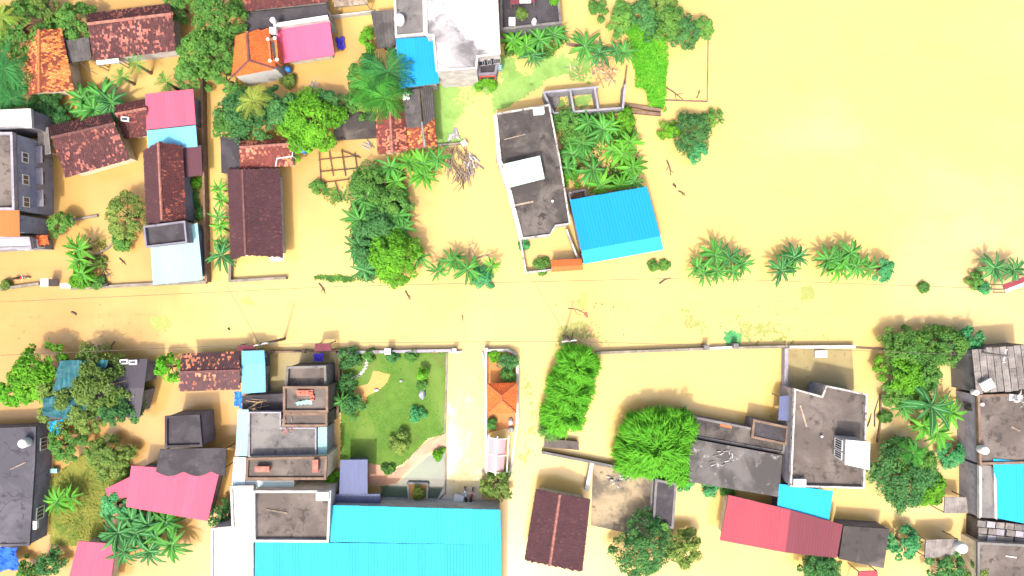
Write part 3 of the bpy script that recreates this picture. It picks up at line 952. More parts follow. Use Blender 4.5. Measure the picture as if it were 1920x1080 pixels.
# ================================================================ THE PLACE
# ---- ground and water
o = MB().prism([(-1500, -1500), (1500, -1500), (1500, 1500), (-1500, 1500)], -2.2, -1.15).build('ground', 'mud'); o['kind'] = 'structure'
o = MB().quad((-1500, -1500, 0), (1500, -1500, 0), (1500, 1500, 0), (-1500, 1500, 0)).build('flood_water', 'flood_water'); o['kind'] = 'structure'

# driveway that climbs out of the water
m = MB(); vs = []; fs = []; nx, ny = 14, 44
for j in range(ny + 1):
    for i in range(nx + 1):
        u, v = i / nx, j / ny
        l = 838 if v < .86 else 836 - 21 * (v - .86) / .14
        p = at(l + (908 - 4 * v - l) * u, 655 + 290 * v)
        z = -.12 + .34 * v + .045 * math.sin(3.1 * p.x + .7 * p.y) * math.cos(1.3 * p.y - .9 * p.x) + .03 * math.sin(7.3 * p.x - 2.1 * p.y) + rnd.uniform(-.008, .008)
        vs.append((p.x, p.y, z))
for j in range(ny):
    for i in range(nx):
        q = j * (nx + 1) + i; fs.append((q + nx + 1, q + nx + 2, q + 1, q))
m.add(vs, fs)
o = m.build('driveway', 'drive_concrete'); o['kind'] = 'structure'
ground_patch('lawn', [(642, 662), (836, 662), (834, 812), (800, 822), (762, 862), (735, 882), (700, 880), (692, 868), (640, 866)], .10, 'lawn_soil')
ground_patch('sandy_clearing', [(700, 695), (732, 702), (727, 716), (705, 733), (690, 742), (684, 758), (678, 750), (662, 735), (664, 725), (690, 720), (697, 708)], .125, 'sandy_soil', .1, .1)
ground_patch('garden_path', [(836, 812), (836, 838), (800, 850), (765, 882), (742, 906), (700, 912), (690, 905), (690, 868), (712, 872), (728, 886), (755, 876), (775, 850), (800, 830)], .115, 'path_pink', .2, .03)
ground_patch('garden_pond', [(836, 842), (836, 925), (812, 944), (714, 944), (714, 912), (745, 908), (770, 884), (803, 855)], .02, 'pond_water', .3)
ground_patch('garden_bed', [(914, 660), (956, 660), (966, 676), (966, 800), (914, 812)], .10, 'red_soil', .5)
ground_patch('courtyard_paving', [(1478, 655), (1598, 654), (1602, 730), (1478, 745)], .015, 'wet_yard', .4)
ground_patch('yard_sheet', [(500, 662), (636, 660), (634, 785), (500, 790)], .016, 'wet_yard', .4)  # darker sheet just above the water across this yard
ground_patch('weedy_bank', [(92, 905), (160, 850), (240, 850), (245, 900), (195, 950), (190, 1022), (96, 1020), (92, 960)], .10, 'weed_soil', .5, .25)
ground_patch('muddy_yard', [(1112, 870), (1228, 896), (1225, 1010), (1108, 985)], .08, 'mud_concrete', .4)
ground_patch('concrete_pad', [(632, 209), (702, 210), (706, 258), (624, 263)], .35, 'concrete_dark', .9)

# ---- tiled houses, north of the road
TH = tiled_house
TH('old house with bright orange sun-lit tiles beside the dark palm at the left edge', (50, 60), (47, 180), (138, 169), (115, 55), (74, 56), (74, 173), 2.8, 4.0, 'tile_orange', cap='tile_cap_orange')
TH('long brown tiled house with pale speckles at the top left between two trees', (176, 113), (329, 94), (319, 8), (161, 27), (165, 45), (323, 26), 3.0, 4.4, 'tile_speckled', 'plaster_white')
TH('large brown tiled house with a ragged lower eave behind the banana clump', (124, 332), (243, 298), (207, 213), (92, 237), (97, 258), (214, 232), 2.8, 4.6, 'tile_speckled', 'plaster_cream', cap='tile_cap_dark')
TH('small red tiled annexe touching the pink sheet roof', (234, 259), (278, 254), (275, 186), (214, 199), (217, 214), (276, 203), 2.4, 3.3, 'tile_red', 'plaster_cream')
TH('narrow house with one plum and one red tiled slope above the pale cyan awning', (270, 283), (276, 430), (348, 416), (342, 273), (297, 267), (304, 413), 3.2, 4.5, ('tile_plum', 'tile_red'), 'plaster_lilac', cap='tile_cap')
TH('red tiled house cut by the top edge above the pink roof', (460, 20), (612, 3), (606, -70), (450, -55), (455, -18), (609, -34), 3.2, 4.4, 'tile_red', 'plaster_white')
TH('new orange tiled house with hipped end and white front beside the pink roof', (443, 69), (436, 143), (516, 128), (503, 54), (463, 61), (467, 113), 4.2, 5.6, 'tile_new', 'concrete_white', hip2=True, cap='tile_cap_dark', ov=.12)
TH('small house with busy red and orange tiles behind the plum roofed house', (452, 316), (548, 310), (543, 261), (450, 266), (450, 276), (543, 270), 2.6, 3.4, 'tile_busy', 'plaster_white')
TH('long plum brown tiled house beside the row of banana plants', (428, 318), (434, 487), (530, 482), (524, 316), (455, 318), (461, 478), 2.7, 3.9, 'tile_plum', 'plaster_white', cap='tile_cap_dark', ov=.55)
TH('small red speckled tiled house below the drooping palms', (705, 212), (709, 290), (763, 282), (757, 200), (731, 205), (736, 286), 2.9, 3.9, 'tile_busy', 'plaster_cream')
TH('small bright orange tiled house joined to the striped grey roof', (764, 238), (766, 279), (818, 274), (814, 222), (791, 229), (797, 276), 2.7, 3.5, 'tile_orange', 'plaster_cream', cap='fibro')
# ---- tiled houses, south of the road
TH('dark tiled house with scattered orange patches next to the blue sheet roof', (336, 733), (450, 729), (449, 660), (341, 664), (338, 697), (450, 694), 2.6, 3.6, 'tile_patched', 'plaster_white', cap='tile_cap_dark')
TH('plum tiled house with a dotted pale ridge beside the flooded lane', (1006, 917), (984, 1050), (1091, 1072), (1106, 936), (1050, 927), (1031, 1060), 2.8, 3.9, 'tile_plum', 'plaster_cream')
TH('small orange hipped pavilion in the walled garden bed', (914, 720), (916, 774), (967, 773), (969, 719), (940, 742), (941, 750), 2.3, 3.4, 'tile_new', 'plaster_cream', name='garden_pavilion', cat='pavilion', hip1=True, hip2=True, ov=.5, cap='tile_cap_orange')

# ---- sheet roofs
SR = sheet_roof
SR('raspberry pink sheet roof beside the alley wall at left', [([(272, 176), (362, 167), (367, 233), (275, 243)], [3.2, 3.2, 3.0, 3.0], 'metal_pink')], wall='plaster_lilac')
SR('light blue sheet awning just below the raspberry pink roof', [([(275, 245), (367, 235), (370, 275), (278, 282)], [2.9, 2.9, 2.6, 2.6], 'metal_sky')], name='sheet_awning', cat='awning')
SR('dark maroon lean-to roof beside the narrow tiled house', [([(343, 276), (377, 272), (379, 328), (347, 332)], [2.6, 2.4, 2.4, 2.6], 'metal_darkmaroon')], name='lean_to_roof', wall='plaster_lilac')
SR('pale cyan sheet awning facing the road at left', [([(281, 446), (370, 418), (380, 525), (287, 534)], [2.8, 2.8, 2.3, 2.3], 'metal_cyan_pale')], name='sheet_awning', cat='awning', wall='plaster_bluegrey')
SR('bright pink sheet roof with a white upper edge at top left', [([(515, 51), (617, 36), (627, 103), (527, 119)], [3.4, 3.4, 2.9, 2.9], 'metal_pink_light')], wall='plaster_white', wall_in=.7)
SR('vivid blue sheet roof beside the pale concrete house at the top', [([(742, 73), (812, 69), (824, 156), (750, 166)], [4.6, 4.6, 4.1, 4.1], 'metal_blue')], wall='plaster_white')
SR('grey patched sheet roof with pale stripes below the vivid blue roof', [([(752, 172), (786, 166), (793, 238), (763, 240)], [2.9, 3.6, 3.6, 2.9], 'fibro_dark'), ([(788, 166), (812, 165), (815, 220), (795, 236)], [3.6, 2.9, 2.9, 3.6], 'fibro_dark')], wall='plaster_cream', rows=5, w=1.8, ribs=6, loose=.25, gap=.03)
SR('grey fibre sheet shed roof between the two top left tiled houses', [([(120, 76), (166, 70), (172, 112), (127, 118)], [2.5, 2.5, 2.3, 2.3], 'fibro_dark')], name='shed_roof', rows=2, w=1.1)
SR('dark grey shed roof left of the pale concrete house', [([(695, 21), (738, 18), (742, 87), (708, 91)], [2.6, 2.6, 2.4, 2.4], 'fibro_dark')], name='shed_roof', rows=3, w=1.0, wall='wall_brown')
SR('weathered wooden shed roof cut by the top edge', [([(625, -40), (688, -44), (690, 8), (627, 14)], [2.4, 2.4, 2.2, 2.2], 'wood_grey')], name='shed_roof', rows=2, w=.5, ribs=1, loose=.3)
SR('large flat blue sheet roof with a paler front slope at the centre', [([(1068, 375), (1213, 350), (1238, 443), (1090, 470)], [3.9, 3.9, 4.5, 4.5], 'metal_blue'), ([(1090, 470), (1238, 443), (1244, 468), (1095, 495)], [4.5, 4.5, 3.9, 3.9], 'metal_blue_light')], wall='plaster_lilac', wall_in=.2)
SR('mint white sheet canopy standing on the grey flat roof', [([(942, 308), (1012, 292), (1021, 335), (955, 352)], [5.4, 5.4, 5.1, 5.1], 'metal_mint')], name='roof_canopy', cat='canopy')
SR('small orange gate roof in front of the centre house', [([(1034, 488), (1090, 485), (1092, 497), (1034, 500)], [2.2, 2.2, 2.5, 2.5], 'metal_orange'), ([(1034, 500), (1092, 497), (1093, 506), (1034, 510)], [2.5, 2.5, 2.2, 2.2], 'metal_orange')], name='gate_roof', cat='gate', wall='plaster_cream', wall_in=.08)
SR('dark sheet roof half hidden under a teal tarpaulin and trees', [([(88, 786), (262, 782), (270, 727), (99, 731)], [2.9, 2.9, 3.7, 3.7], 'metal_dark'), ([(99, 731), (270, 727), (277, 673), (111, 676)], [3.7, 3.7, 2.9, 2.9], 'metal_dark')], wall='plaster_violet')
SR('sky blue sheet awning next to the orange patched tile roof', [([(453, 658), (495, 657), (497, 682), (453, 684)], [2.9, 2.9, 3.1, 3.1], 'metal_sky'), ([(453, 684), (497, 682), (498, 735), (453, 738)], [3.1, 3.1, 2.8, 2.8], 'metal_sky')], name='sheet_awning', cat='awning', wall='plaster_lilac')
SR('small maroon sheet roof on the road edge above the sky blue awning', [([(444, 648), (478, 647), (478, 657), (446, 660)], [2.4, 2.4, 2.6, 2.6], 'metal_maroon')], name='kiosk_roof', w=.6)
SR('maroon box roof over the gate of the concrete house', [([(590, 646), (619, 643), (621, 657), (590, 659)], [2.5, 2.5, 2.3, 2.3], 'metal_maroon')], name='gate_roof', cat='gate', w=.6)
SR('salmon pink sheet roof under the scalloped grey awning', [([(246, 873), (411, 886), (389, 977), (236, 950)], [3.2, 3.2, 2.7, 2.7], 'metal_pink')], wall='plaster_violet')
SR('torn pink sheet sticking out from under the bushes', [([(197, 917), (246, 893), (244, 932), (205, 935)], [2.4, 2.6, 2.6, 2.4], 'metal_pink')], name='loose_sheet', cat='sheet', w=.9)
SR('pink sheet roof cut by the bottom edge at left', [([(147, 1014), (217, 1021), (205, 1110), (122, 1110)], [2.6, 2.6, 2.4, 2.4], 'metal_pink')], wall='plaster_cream')
SR('slate blue sheet roof beside the garden path', [([(638, 862), (689, 862), (689, 926), (636, 926)], [3.2, 3.2, 2.9, 2.9], 'metal_slate')], wall='plaster_violet')
SR('dusky blue awning strip along the top of the teal roof', [([(626, 927), (712, 926), (714, 943), (626, 944)], [2.7, 2.7, 2.5, 2.5], 'metal_slate')], name='sheet_awning', cat='awning')
SR('huge teal ribbed sheet roof cut by the bottom edge', [([(622, 947), (938, 956), (940, 1021), (619, 1016)], [4.0, 4.0, 4.9, 4.9], 'metal_teal_light'), ([(478, 1016), (940, 1021), (941, 1150), (477, 1150)], [4.9, 4.9, 3.9, 3.9], 'metal_teal')], wall='plaster_white', wall_in=.15, rh=.04)
SR('cyan sheet awning below the brown flat roof at right', [([(1461, 907), (1562, 921), (1552, 988), (1455, 976)], [3.0, 3.0, 2.7, 2.7], 'metal_cyan')], name='sheet_awning', cat='awning', wall='plaster_violet')
SR('cyan sheet roof cut by the right edge', [([(1862, 860), (1975, 872), (1975, 992), (1866, 971)], [3.7, 3.7, 3.5, 3.5], 'metal_cyan')], wall='plaster_violet')
SR('rose red sheet roof near the bottom right with a maroon end', [([(1366, 928), (1482, 956), (1472, 1036), (1350, 1013)], [3.0, 3.0, 2.7, 2.7], 'metal_red'), ([(1482, 956), (1580, 984), (1569, 1046), (1472, 1036)], [3.0, 3.0, 2.7, 2.7], 'metal_maroon')], wall='plaster_cream')
SR('old grey fibre sheet roof of narrow rows at the right edge', [([(1822, 655), (1940, 646), (1950, 728), (1830, 738)], [4.0, 4.0, 4.4, 4.4], 'fibro')], wall='concrete_grey', rows=4, w=.75, ribs=3, loose=.35, gap=.1, wall_in=.1)
SR('pale corrugated shed roof beside the round white tank', [([(1736, 1012), (1797, 1010), (1790, 1042), (1734, 1046)], [2.6, 2.6, 2.4, 2.4], 'fibro')], name='shed_roof', rows=2, w=.6, ribs=3)
SR('vaulted grey sheet roof behind the bushes at bottom right', [([(1772, 932), (1812, 932), (1815, 962), (1770, 962)], [2.7, 2.4, 2.4, 2.7], 'fibro')], name='shed_roof', rows=2, w=.8)
SR('pale grey sheet lean-to on the west side of the brown flat roof', [([(1462, 743), (1483, 741), (1480, 789), (1459, 788)], [2.3, 2.7, 2.7, 2.3], 'metal_slate')], name='lean_to_roof', w=.6)
SR('small red sheet roof cut by the bottom edge right of centre', [([(1610, 1072), (1645, 1070), (1648, 1100), (1606, 1100)], [2.6, 2.6, 2.4, 2.4], 'metal_red')], name='shed_roof', w=.6)
SR('small red and white sheet roof poking in at the right edge', [([(1880, 534), (1935, 514), (1940, 522), (1884, 543)], [2.2, 2.2, 2.4, 2.4], 'metal_red'), ([(1884, 543), (1940, 522), (1942, 528), (1886, 549)], [2.4, 2.4, 2.2, 2.2], 'metal_white')], w=.7)
SR('white sheet porch roof at the corner of the left tiled house', [([(180, 114), (222, 109), (224, 117), (182, 122)], [2.3, 2.3, 2.1, 2.1], 'metal_white')], name='porch_roof', w=.7)
SR('white fibre sheet roof squeezed between grey facade and tiled house', [([(70, 244), (90, 238), (96, 288), (72, 294)], [2.5, 2.5, 2.5, 2.5], 'fibro')], name='lean_to_roof', w=.6, rows=2)
SR('orange sheet roof on the grey blue house at the left edge', [([(-40, 393), (36, 393), (37, 443), (-40, 443)], [5.6, 5.6, 5.2, 5.2], 'metal_orange')], wall='plaster_bluegrey')

# ---- flat roofed buildings
FB = flat_building
FB('three storey grey blue house with paired white windows at the left edge', [(-90, 250), (29, 250), (33, 394), (-90, 394)], 6.0, 'plaster_bluegrey', 'concrete_brown', 'plaster_lilac', wins=[(1, t, 1.0, 4.6, .9) for t in (.12, .42, .72)] + [(1, t, 1.3, 2.1, 1.2, 'plaster_lilac', 'glass_dark', 1, 'plaster_violet') for t in (.2, .5, .8)], par_h=.5)
FB('white roof terrace behind the grey blue house at the left edge', [(-60, 210), (60, 205), (62, 240), (-60, 246)], 4.6, 'plaster_violet', 'concrete_white', 'plaster_white', par_h=.25)
FB('low white balcony block below the orange sheet roof', [(-40, 445), (58, 445), (62, 466), (-40, 470)], 3.6, 'plaster_lilac', 'concrete_white', 'plaster_lilac', par_h=.3, wins=[(0, .75, 1.2, 2.4, 1.0), (1, .5, .8, 2.2, 1.0)])
FB('dark flat roof with a pale rim at the end of the narrow tiled house', [(273, 425), (350, 415), (354, 455), (277, 464)], 3.9, 'plaster_lilac', 'slate_dark', 'plaster_violet', par_h=.45, par_w=.15)
FB('grey flat roof between the red tiled house and pink roof', [(456, 24), (612, 9), (617, 30), (514, 46), (506, 57), (463, 63)], 2.9, 'plaster_white', 'slate_dark', None)
FB('white parapet block along the upper edge of the bright pink roof', [(512, 44), (614, 28), (616, 35), (513, 51)], 4.3, 'plaster_white', 'concrete_white', None, name='parapet_block')
FB('dark flat roof beside the busy red tiled house', [(413, 257), (450, 257), (452, 318), (430, 326), (415, 324)], 2.4, 'plaster_violet', 'slate_dark', None)
FB('big pale concrete house with a white stained roof at the top', [(797, -70), (930, -70), (938, 102), (896, 108), (894, 130), (818, 134), (812, 68), (799, 68)], 6.2, 'plaster_white', 'concrete_pale', 'plaster_white', par_h=.22, par_w=.18, wins=[(4, t, 1.0, 4.2, 1.5, 'plaster_lilac') for t in (.2, .5, .8)] + [(4, .5, 2.6, 1.7, 1.3, 'metal_sky', 'glass_cyan', 3)])
FB('grey concrete terrace joined to the left of the pale concrete house', [(737, -70), (795, -70), (798, 66), (742, 71)], 4.7, 'plaster_cream', 'concrete_grey', 'plaster_white', par_h=.25)
FB('low porch with a dark arch at the corner of the pale concrete house', [(897, 112), (936, 107), (930, 140), (897, 142)], 3.0, 'plaster_lilac', 'slate_dark', 'plaster_violet', par_h=.3, wins=[(0, .5, 1.6, 1.9, 1.2, 'paint_red')])
FB('dark brown roof terrace cut by the top edge', [(937, -60), (1043, -60), (1052, 46), (939, 58)], 2.8, 'plaster_violet', 'slate_dark', 'concrete_grey', par_h=.4)
FB('grey stained flat roofed house with white rim at the centre', [(930, 214), (1030, 197), (1050, 300), (1069, 420), (1042, 424), (1032, 441), (979, 448), (955, 352), (938, 300)], 3.6, 'plaster_white', 'concrete_dark', 'plaster_rim', par_h=.3, par_w=.13, wins=[(5, .5, 1.2, 1.8, 1.2)])
FB('concrete shell top storey with broken edges beside the gate', [(540, 687), (613, 685), (614, 725), (538, 727)], 3.6, 'concrete_grey', 'concrete_brown', 'concrete_grey', par_h=.5)
FB('brown concrete roof with a brick stack on it', [(533, 724), (616, 724), (616, 772), (533, 772)], 4.6, 'concrete_brown', 'concrete_brown', 'wall_brown', par_h=.35)
FB('lower brown concrete landing under the brick stack roof', [(533, 774), (614, 774), (614, 799), (530, 799)], 4.1, 'concrete_brown', 'concrete_brown', 'wall_brown', par_h=.2)
FB('grey concrete middle terrace of the concrete house', [(468, 772), (528, 772), (528, 801), (594, 801), (594, 853), (468, 856)], 3.7, 'plaster_lilac', 'concrete_grey', 'plaster_lilac', par_h=.3, par_w=.12)
SR('pale cyan sheet strip west of the middle terrace', [([(446, 768), (466, 768), (464, 855), (441, 855)], [3.4, 3.5, 3.5, 3.4], 'metal_cyan_pale')], name='sheet_awning', cat='awning', wall='plaster_lilac', wall_in=.1, w=.7)
SR('pale cyan sheet strip east of the middle terrace', [([(596, 801), (613, 801), (613, 853), (596, 853)], [3.7, 3.6, 3.6, 3.7], 'metal_cyan_pale')], name='sheet_awning', cat='awning', wall='plaster_lilac', wall_in=.1, w=.7)
FB('brown slab roof with two red chimneys above the cyan strips', [(464, 858), (614, 855), (612, 898), (462, 898)], 4.8, 'plaster_cream', 'concrete_brown', 'wall_brown', par_h=.25)
FB('pale cyan glazed strip west of the brown slab roof', [(440, 858), (461, 858), (459, 912), (436, 912)], 3.4, 'plaster_white', 'glass_cyan', 'paint_white', par_h=.12, par_w=.1)
FB('pale blue glazed strip south of the brown slab roof', [(462, 901), (551, 901), (551, 915), (460, 916)], 3.3, 'plaster_white', 'glass_cyan', 'paint_white', par_h=.12, par_w=.1)
FB('dark low roof behind the sky blue awning', [(454, 742), (531, 738), (531, 770), (454, 766)], 2.4, 'plaster_violet', 'slate_dark', None)
FB('grey flat roof with white edges above the teal sheet roof', [(477, 918), (622, 918), (618, 1014), (478, 1013)], 4.6, 'plaster_white', 'concrete_brown', 'plaster_white', par_h=.45)
FB('bare white terrace at the bottom left of the teal roof', [(433, 911), (476, 910), (476, 1110), (397, 1110), (397, 990), (436, 986)], 4.0, 'plaster_white', 'concrete_white', 'plaster_white', par_h=.2)
FB('grey flat roofed house with window boxes at the bottom left edge', [(-70, 806), (68, 800), (66, 872), (56, 1022), (-70, 1025)], 2.9, 'plaster_violet', 'concrete_violet', 'concrete_violet', par_h=.12, wins=[(1, .35, 1.3, 1.5, 1.2, 'paint_white', 'glass_dark', 2), (2, .5, 1.3, 1.5, 1.2, 'paint_white', 'glass_dark', 2)])
FB('dark violet house with hooded roof under the tree', [(312, 780), (376, 777), (381, 836), (312, 838)], 3.5, 'plaster_violet', 'slate_dark', 'slate_dark', par_h=.3)
FB('long dark grey roof strip behind the bright feathery tree', [(1297, 780), (1474, 815), (1469, 850), (1293, 818)], 2.2, 'plaster_violet', 'concrete_dark', 'concrete_grey', par_h=.15)
FB('mottled grey flat roof south of the long dark strip', [(1293, 822), (1467, 854), (1461, 932), (1289, 903)], 2.9, 'plaster_violet', 'concrete_mottled', None)
FB('small dark roof tucked against the brown flat roofed house', [(1412, 786), (1478, 800), (1474, 834), (1408, 820)], 2.6, 'plaster_violet', 'slate_dark', 'wall_brown', par_h=.15)
FB('brown flat roofed house with stepped white parapet at right', [(1487, 728), (1538, 742), (1546, 722), (1622, 738), (1617, 914), (1479, 910)], 3.8, 'plaster_lilac', 'concrete_brown', 'plaster_rim', par_h=.45, par_w=.15)
FB('white stairhead with lattice wall on the brown flat roof', [(1586, 825), (1630, 829), (1629, 880), (1584, 870)], 6.6, 'plaster_white', 'concrete_white', 'paint_white', name='stairhead', cat='stairhead', base=3.79, par_h=.1, par_w=.1, wins=[(3, .3, 1.0, 5.0, 1.6, 'paint_white', 'glass_dark', 3), (3, .75, .7, 5.0, 1.6, 'paint_white', 'glass_dark', 2)])
FB('dark flat roof south of the muddy yard', [(1229, 898), (1268, 906), (1262, 990), (1223, 988)], 2.4, 'plaster_violet', 'slate_dark', 'concrete_grey', par_h=.12)
FB('dark grey roof beside the maroon sheet at the bottom right', [(1582, 986), (1668, 992), (1657, 1066), (1573, 1048)], 2.6, 'plaster_violet', 'concrete_dark', None)
FB('dark flat roof with white tanks at the right edge', [(1830, 740), (1990, 736), (1990, 866), (1834, 870)], 3.6, 'plaster_lilac', 'concrete_brown', 'wall_brown', par_h=.3, wins=[(3, .2, .7, 2.2, 1.2, 'frame_dark')])
FB('violet grey terrace strip left of the right edge cyan roof', [(1833, 872), (1863, 873), (1865, 972), (1833, 970)], 3.3, 'plaster_lilac', 'concrete_grey', 'plaster_white', par_h=.35, skip=(0, 2))
FB('brown concrete roof in the bottom right corner', [(1832, 1016), (1990, 1024), (1990, 1110), (1832, 1110)], 2.9, 'plaster_cream', 'concrete_brown', 'concrete_grey', par_h=.15)
FB('dark low canopy roof above the lane wall', [(1021, 822), (1084, 828), (1086, 844), (1020, 838)], .9, 'wall_brown', 'concrete_brown', None, name='gutter_roof')

# ledge on the west side of the centre house
P = pts([(928, 216), (935, 302), (952, 354), (976, 450)], 2.9)
t = thing('wall_ledge', 'thick white ledge down the west side of the centre grey roof', 'ledge', base_of(P))
for i in range(3):
    m = MB().bar(P[i], P[i + 1],   .32 + .004 * i, -1.2, 2.9 - .004 * i); m.build('ledge_section', 'plaster_white', t)

# unfinished block walls
t = thing('unfinished_walls', 'roofless grey block walls of three rooms standing in water', 'ruin', at(1100, 185))
for a, b in (((1019, 173), (1122, 163)), ((1019, 173), (1038, 212)), ((1038, 212), (1168, 202)), ((1069, 168), (1076, 208)), ((1115, 164), (1122, 204)), ((1172, 158), (1168, 203)), ((1146, 204), (1168, 202))):
    hh = 2.3 if b != (1168, 202) else 1.9
    MB().bar(at(*a, hh), at(*b, hh), .22, -1.2, hh + rnd.uniform(-.02, .02)).build('wall_section', 'block_grey', t)
MB().prism(ccw(pts([(1024, 180), (1048, 177), (1050, 190), (1040, 206), (1036, 206)], .5)), -1, .5).build('rubble_floor', 'concrete_grey', t)

# scalloped awning
P = []
for i in range(25):
    u = i / 24; P.append((292 + 130 * u, 884 + 9 * abs(math.sin(u * math.pi * 2.5))))
poly = [(300, 842), (424, 840)] + P[::-1]
t = thing('scalloped_awning', 'dark grey violet awning with a scalloped lower edge', 'awning', base_of(pts(poly, 3.5)))
MB().prism(pts(poly, 3.6), 3.5, 3.6).build('canopy', 'slate_dark', t)
for p in ((304, 846), (418, 844), (300, 880), (416, 880)):
    c = at(*p, 3.4); MB().tube([(c.x, c.y, -1.2), (c.x, c.y, 3.49)], .06, 6).build('post', 'frame_dark', t)

# teal tarpaulin over the dark roof
def tarp(label, poly, z, mat, name='tarpaulin', amp=.15, tilt=0.0):
    Q = pts(poly, z); n = 9; vs = []; fs = []
    for i in range(n):
        for j in range(n):
            u, v = i / (n - 1), j / (n - 1)
            p = (Q[0] * (1 - u) + Q[1] * u) * (1 - v) + (Q[3] * (1 - u) + Q[2] * u) * v
            vs.append((p.x + rnd.uniform(-.1, .1), p.y + rnd.uniform(-.1, .1), p.z + amp * math.sin(9 * u + 5 * v + z) * math.cos(7 * v) + rnd.uniform(0, amp * .5)))
    m = len(vs)
    vs += [(a, b, c - .03) for a, b, c in vs]
    for i in range(n - 1):
        for j in range(n - 1):
            a = i * n + j; f = (a, a + n, a + n + 1, a + 1); fs.append(f); fs.append(tuple(m + x for x in f[::-1]))
    o = MB().add(vs, fs).build(name, mat); return tag(o, label, 'tarpaulin')
tarp('teal tarpaulin spread over the upper dark roof behind the trees', [(112, 678), (205, 674), (175, 745), (100, 735)], 4.0, 'tarp_teal', amp=.12)
tarp('crumpled teal tarpaulin hanging over the lower roof edge', [(80, 745), (175, 735), (150, 790), (82, 780)], 4.1, 'tarp_teal')
tarp('blue plastic sheet floating beside the bright pink roof', [(629, 72), (644, 69), (647, 90), (634, 96)], .25, 'plastic_navy', 'plastic_sheet', .12)
tarp('blue tarpaulin heap at the bottom left corner of the grey house', [(-12, 1026), (30, 1026), (38, 1068), (-12, 1072)], 1.4, 'tarp_blue', amp=.3)
tarp('pale cyan plastic sheet caught in the bush by the grey house', [(92, 790), (118, 786), (112, 815), (98, 818)], 2.2, 'metal_cyan', 'plastic_sheet', .2)
tarp('blue plastic canopy behind the concrete gate', [(588, 664), (606, 663), (606, 676), (588, 677)], 1.6, 'plastic_navy', 'plastic_sheet', .1)
tarp('cyan plastic sheet lying on the brown concrete roof', [(553, 754), (584, 749), (585, 757), (558, 759)], 4.75, 'metal_cyan_pale', 'plastic_sheet', .04)
tarp('blue plastic curtain below the sky blue awning', [(441, 735), (454, 734), (454, 765), (440, 760)], 1.8, 'plastic_blue', 'plastic_sheet', .15)

# pink net frame in the walled bed
P = pts([(916, 820), (954, 822), (950, 885), (912, 882)], 2.0)
t = thing('net_house', 'white framed shade house with a pink net over the walled bed', 'shade house', base_of(P))
m = MB(); n = 8; vs = []; fs = []
for i in range(n + 1):
    u = i / n; h = .55 * math.sin(math.pi * u)
    a = P[0] + (P[1] - P[0]) * u * .85; b = P[3] + (P[2] - P[3]) * u * .85
    vs += [(a.x, a.y, a.z + h - .03), (b.x, b.y, b.z + h - .03)]
fs = [(2 * i, 2 * i + 2, 2 * i + 3, 2 * i + 1) for i in range(n)]
m.add(vs, fs).add([(x, y, z - .03) for x, y, z in vs], [f[::-1] for f in fs]).build('net', 'shade_net', t)
for u in (0, .45, 1):
    a = P[0] + (P[1] - P[0]) * u; b = P[3] + (P[2] - P[3]) * u; h = .62 if u == .45 else 0.02
    MB().tube([a + Vector((0, .3, h)), b + Vector((0, -.3, h))], .07, 6).build('rail', 'paint_white', t)
for v in (0, .5, 1):
    a = P[0] + (P[3] - P[0]) * v; b = P[1] + (P[2] - P[1]) * v; c = (a + b) / 2 + Vector((0, 0, .68))
    MB().tube([a + Vector((0, 0, .05)), c, b + Vector((0, 0, .05))], .05, 6).build('hoop', 'paint_white', t)
    for p in (a, b): MB().tube([(p.x, p.y, -.6), (p.x, p.y, p.z + .05)], .05, 6).build('post', 'paint_white', t)

# ---- walls
WL = wall_line
WL('low mossy concrete wall on the road at the left edge', [(-60, 550), (72, 532)], .5, .3, 'wall_mossy')
WL('low grey roadside wall in front of the pale cyan awning', [(132, 541), (285, 533), (386, 529)], .45, .35, 'wall_mossy')
WL('long brown alley wall running from the trees down to the road', [(377, 135), (380, 300), (386, 529)], 1.1, .25, 'wall_brown')
WL('second alley wall beside the banana row', [(431, 488), (430, 527), (536, 521)], .7, .28, 'wall_mossy')
WL('white garden wall closing the flooded front yard of the centre house', [(976, 452), (986, 511), (1034, 506)], 1.0, .1, 'plaster_lilac', cop='plaster_rim')
WL('white side wall between the front yard and the large blue roof', [(1062, 430), (1088, 497)], 1.3, .1, 'plaster_lilac', cop='plaster_rim')
WL('grey wall along the top of the lawn facing the road', [(634, 661), (850, 657)], .8, .22, 'concrete_grey', piers=4.2, cop='plaster_lilac')
WL('brown wall between the gate and the lawn', [(506, 660), (632, 658)], .8, .2, 'wall_brown', piers=3)
WL('brown side wall between the concrete house and the lawn', [(636, 660), (633, 775)], .9, .2, 'wall_brown')
WL('white wall with a rounded corner enclosing the pavilion bed', [(911, 892), (911, 657), (952, 656), (964, 662), (970, 676), (970, 790), (957, 892)], .7, .18, 'plaster_lilac', cop='plaster_white', name='garden_wall')
WL('grey roadside wall west of the white gate', [(1118, 662), (1328, 654)], .8, .2, 'concrete_grey', cop='wall_mossy')
WL('grey roadside wall east of the white gate', [(1378, 652), (1478, 650)], .8, .2, 'concrete_grey', cop='wall_mossy')
WL('white roadside wall of the paved courtyard', [(1480, 651), (1604, 650)], .8, .26, 'plaster_lilac', cop='plaster_white')
WL('lilac side wall between the flooded yard and the courtyard', [(1475, 652), (1474, 744)], 1.0, .4, 'plaster_lilac')
WL('thin earth kerb running towards the bright hedge', [(1606, 652), (1662, 655)], .15, .2, 'wall_brown', name='kerb')
WL('grey wall slanting below the feathery trees', [(1016, 848), (1108, 866), (1296, 905)], .9, .2, 'concrete_grey', cop='concrete_grey')
WL('white wall stub beside the muddy yard', [(1110, 868), (1100, 920)], 1.0, .45, 'plaster_white')
WL('white edge wall dividing the muddy yard from the dark roof', [(1226, 896), (1219, 985)], 1.0, .16, 'plaster_white')
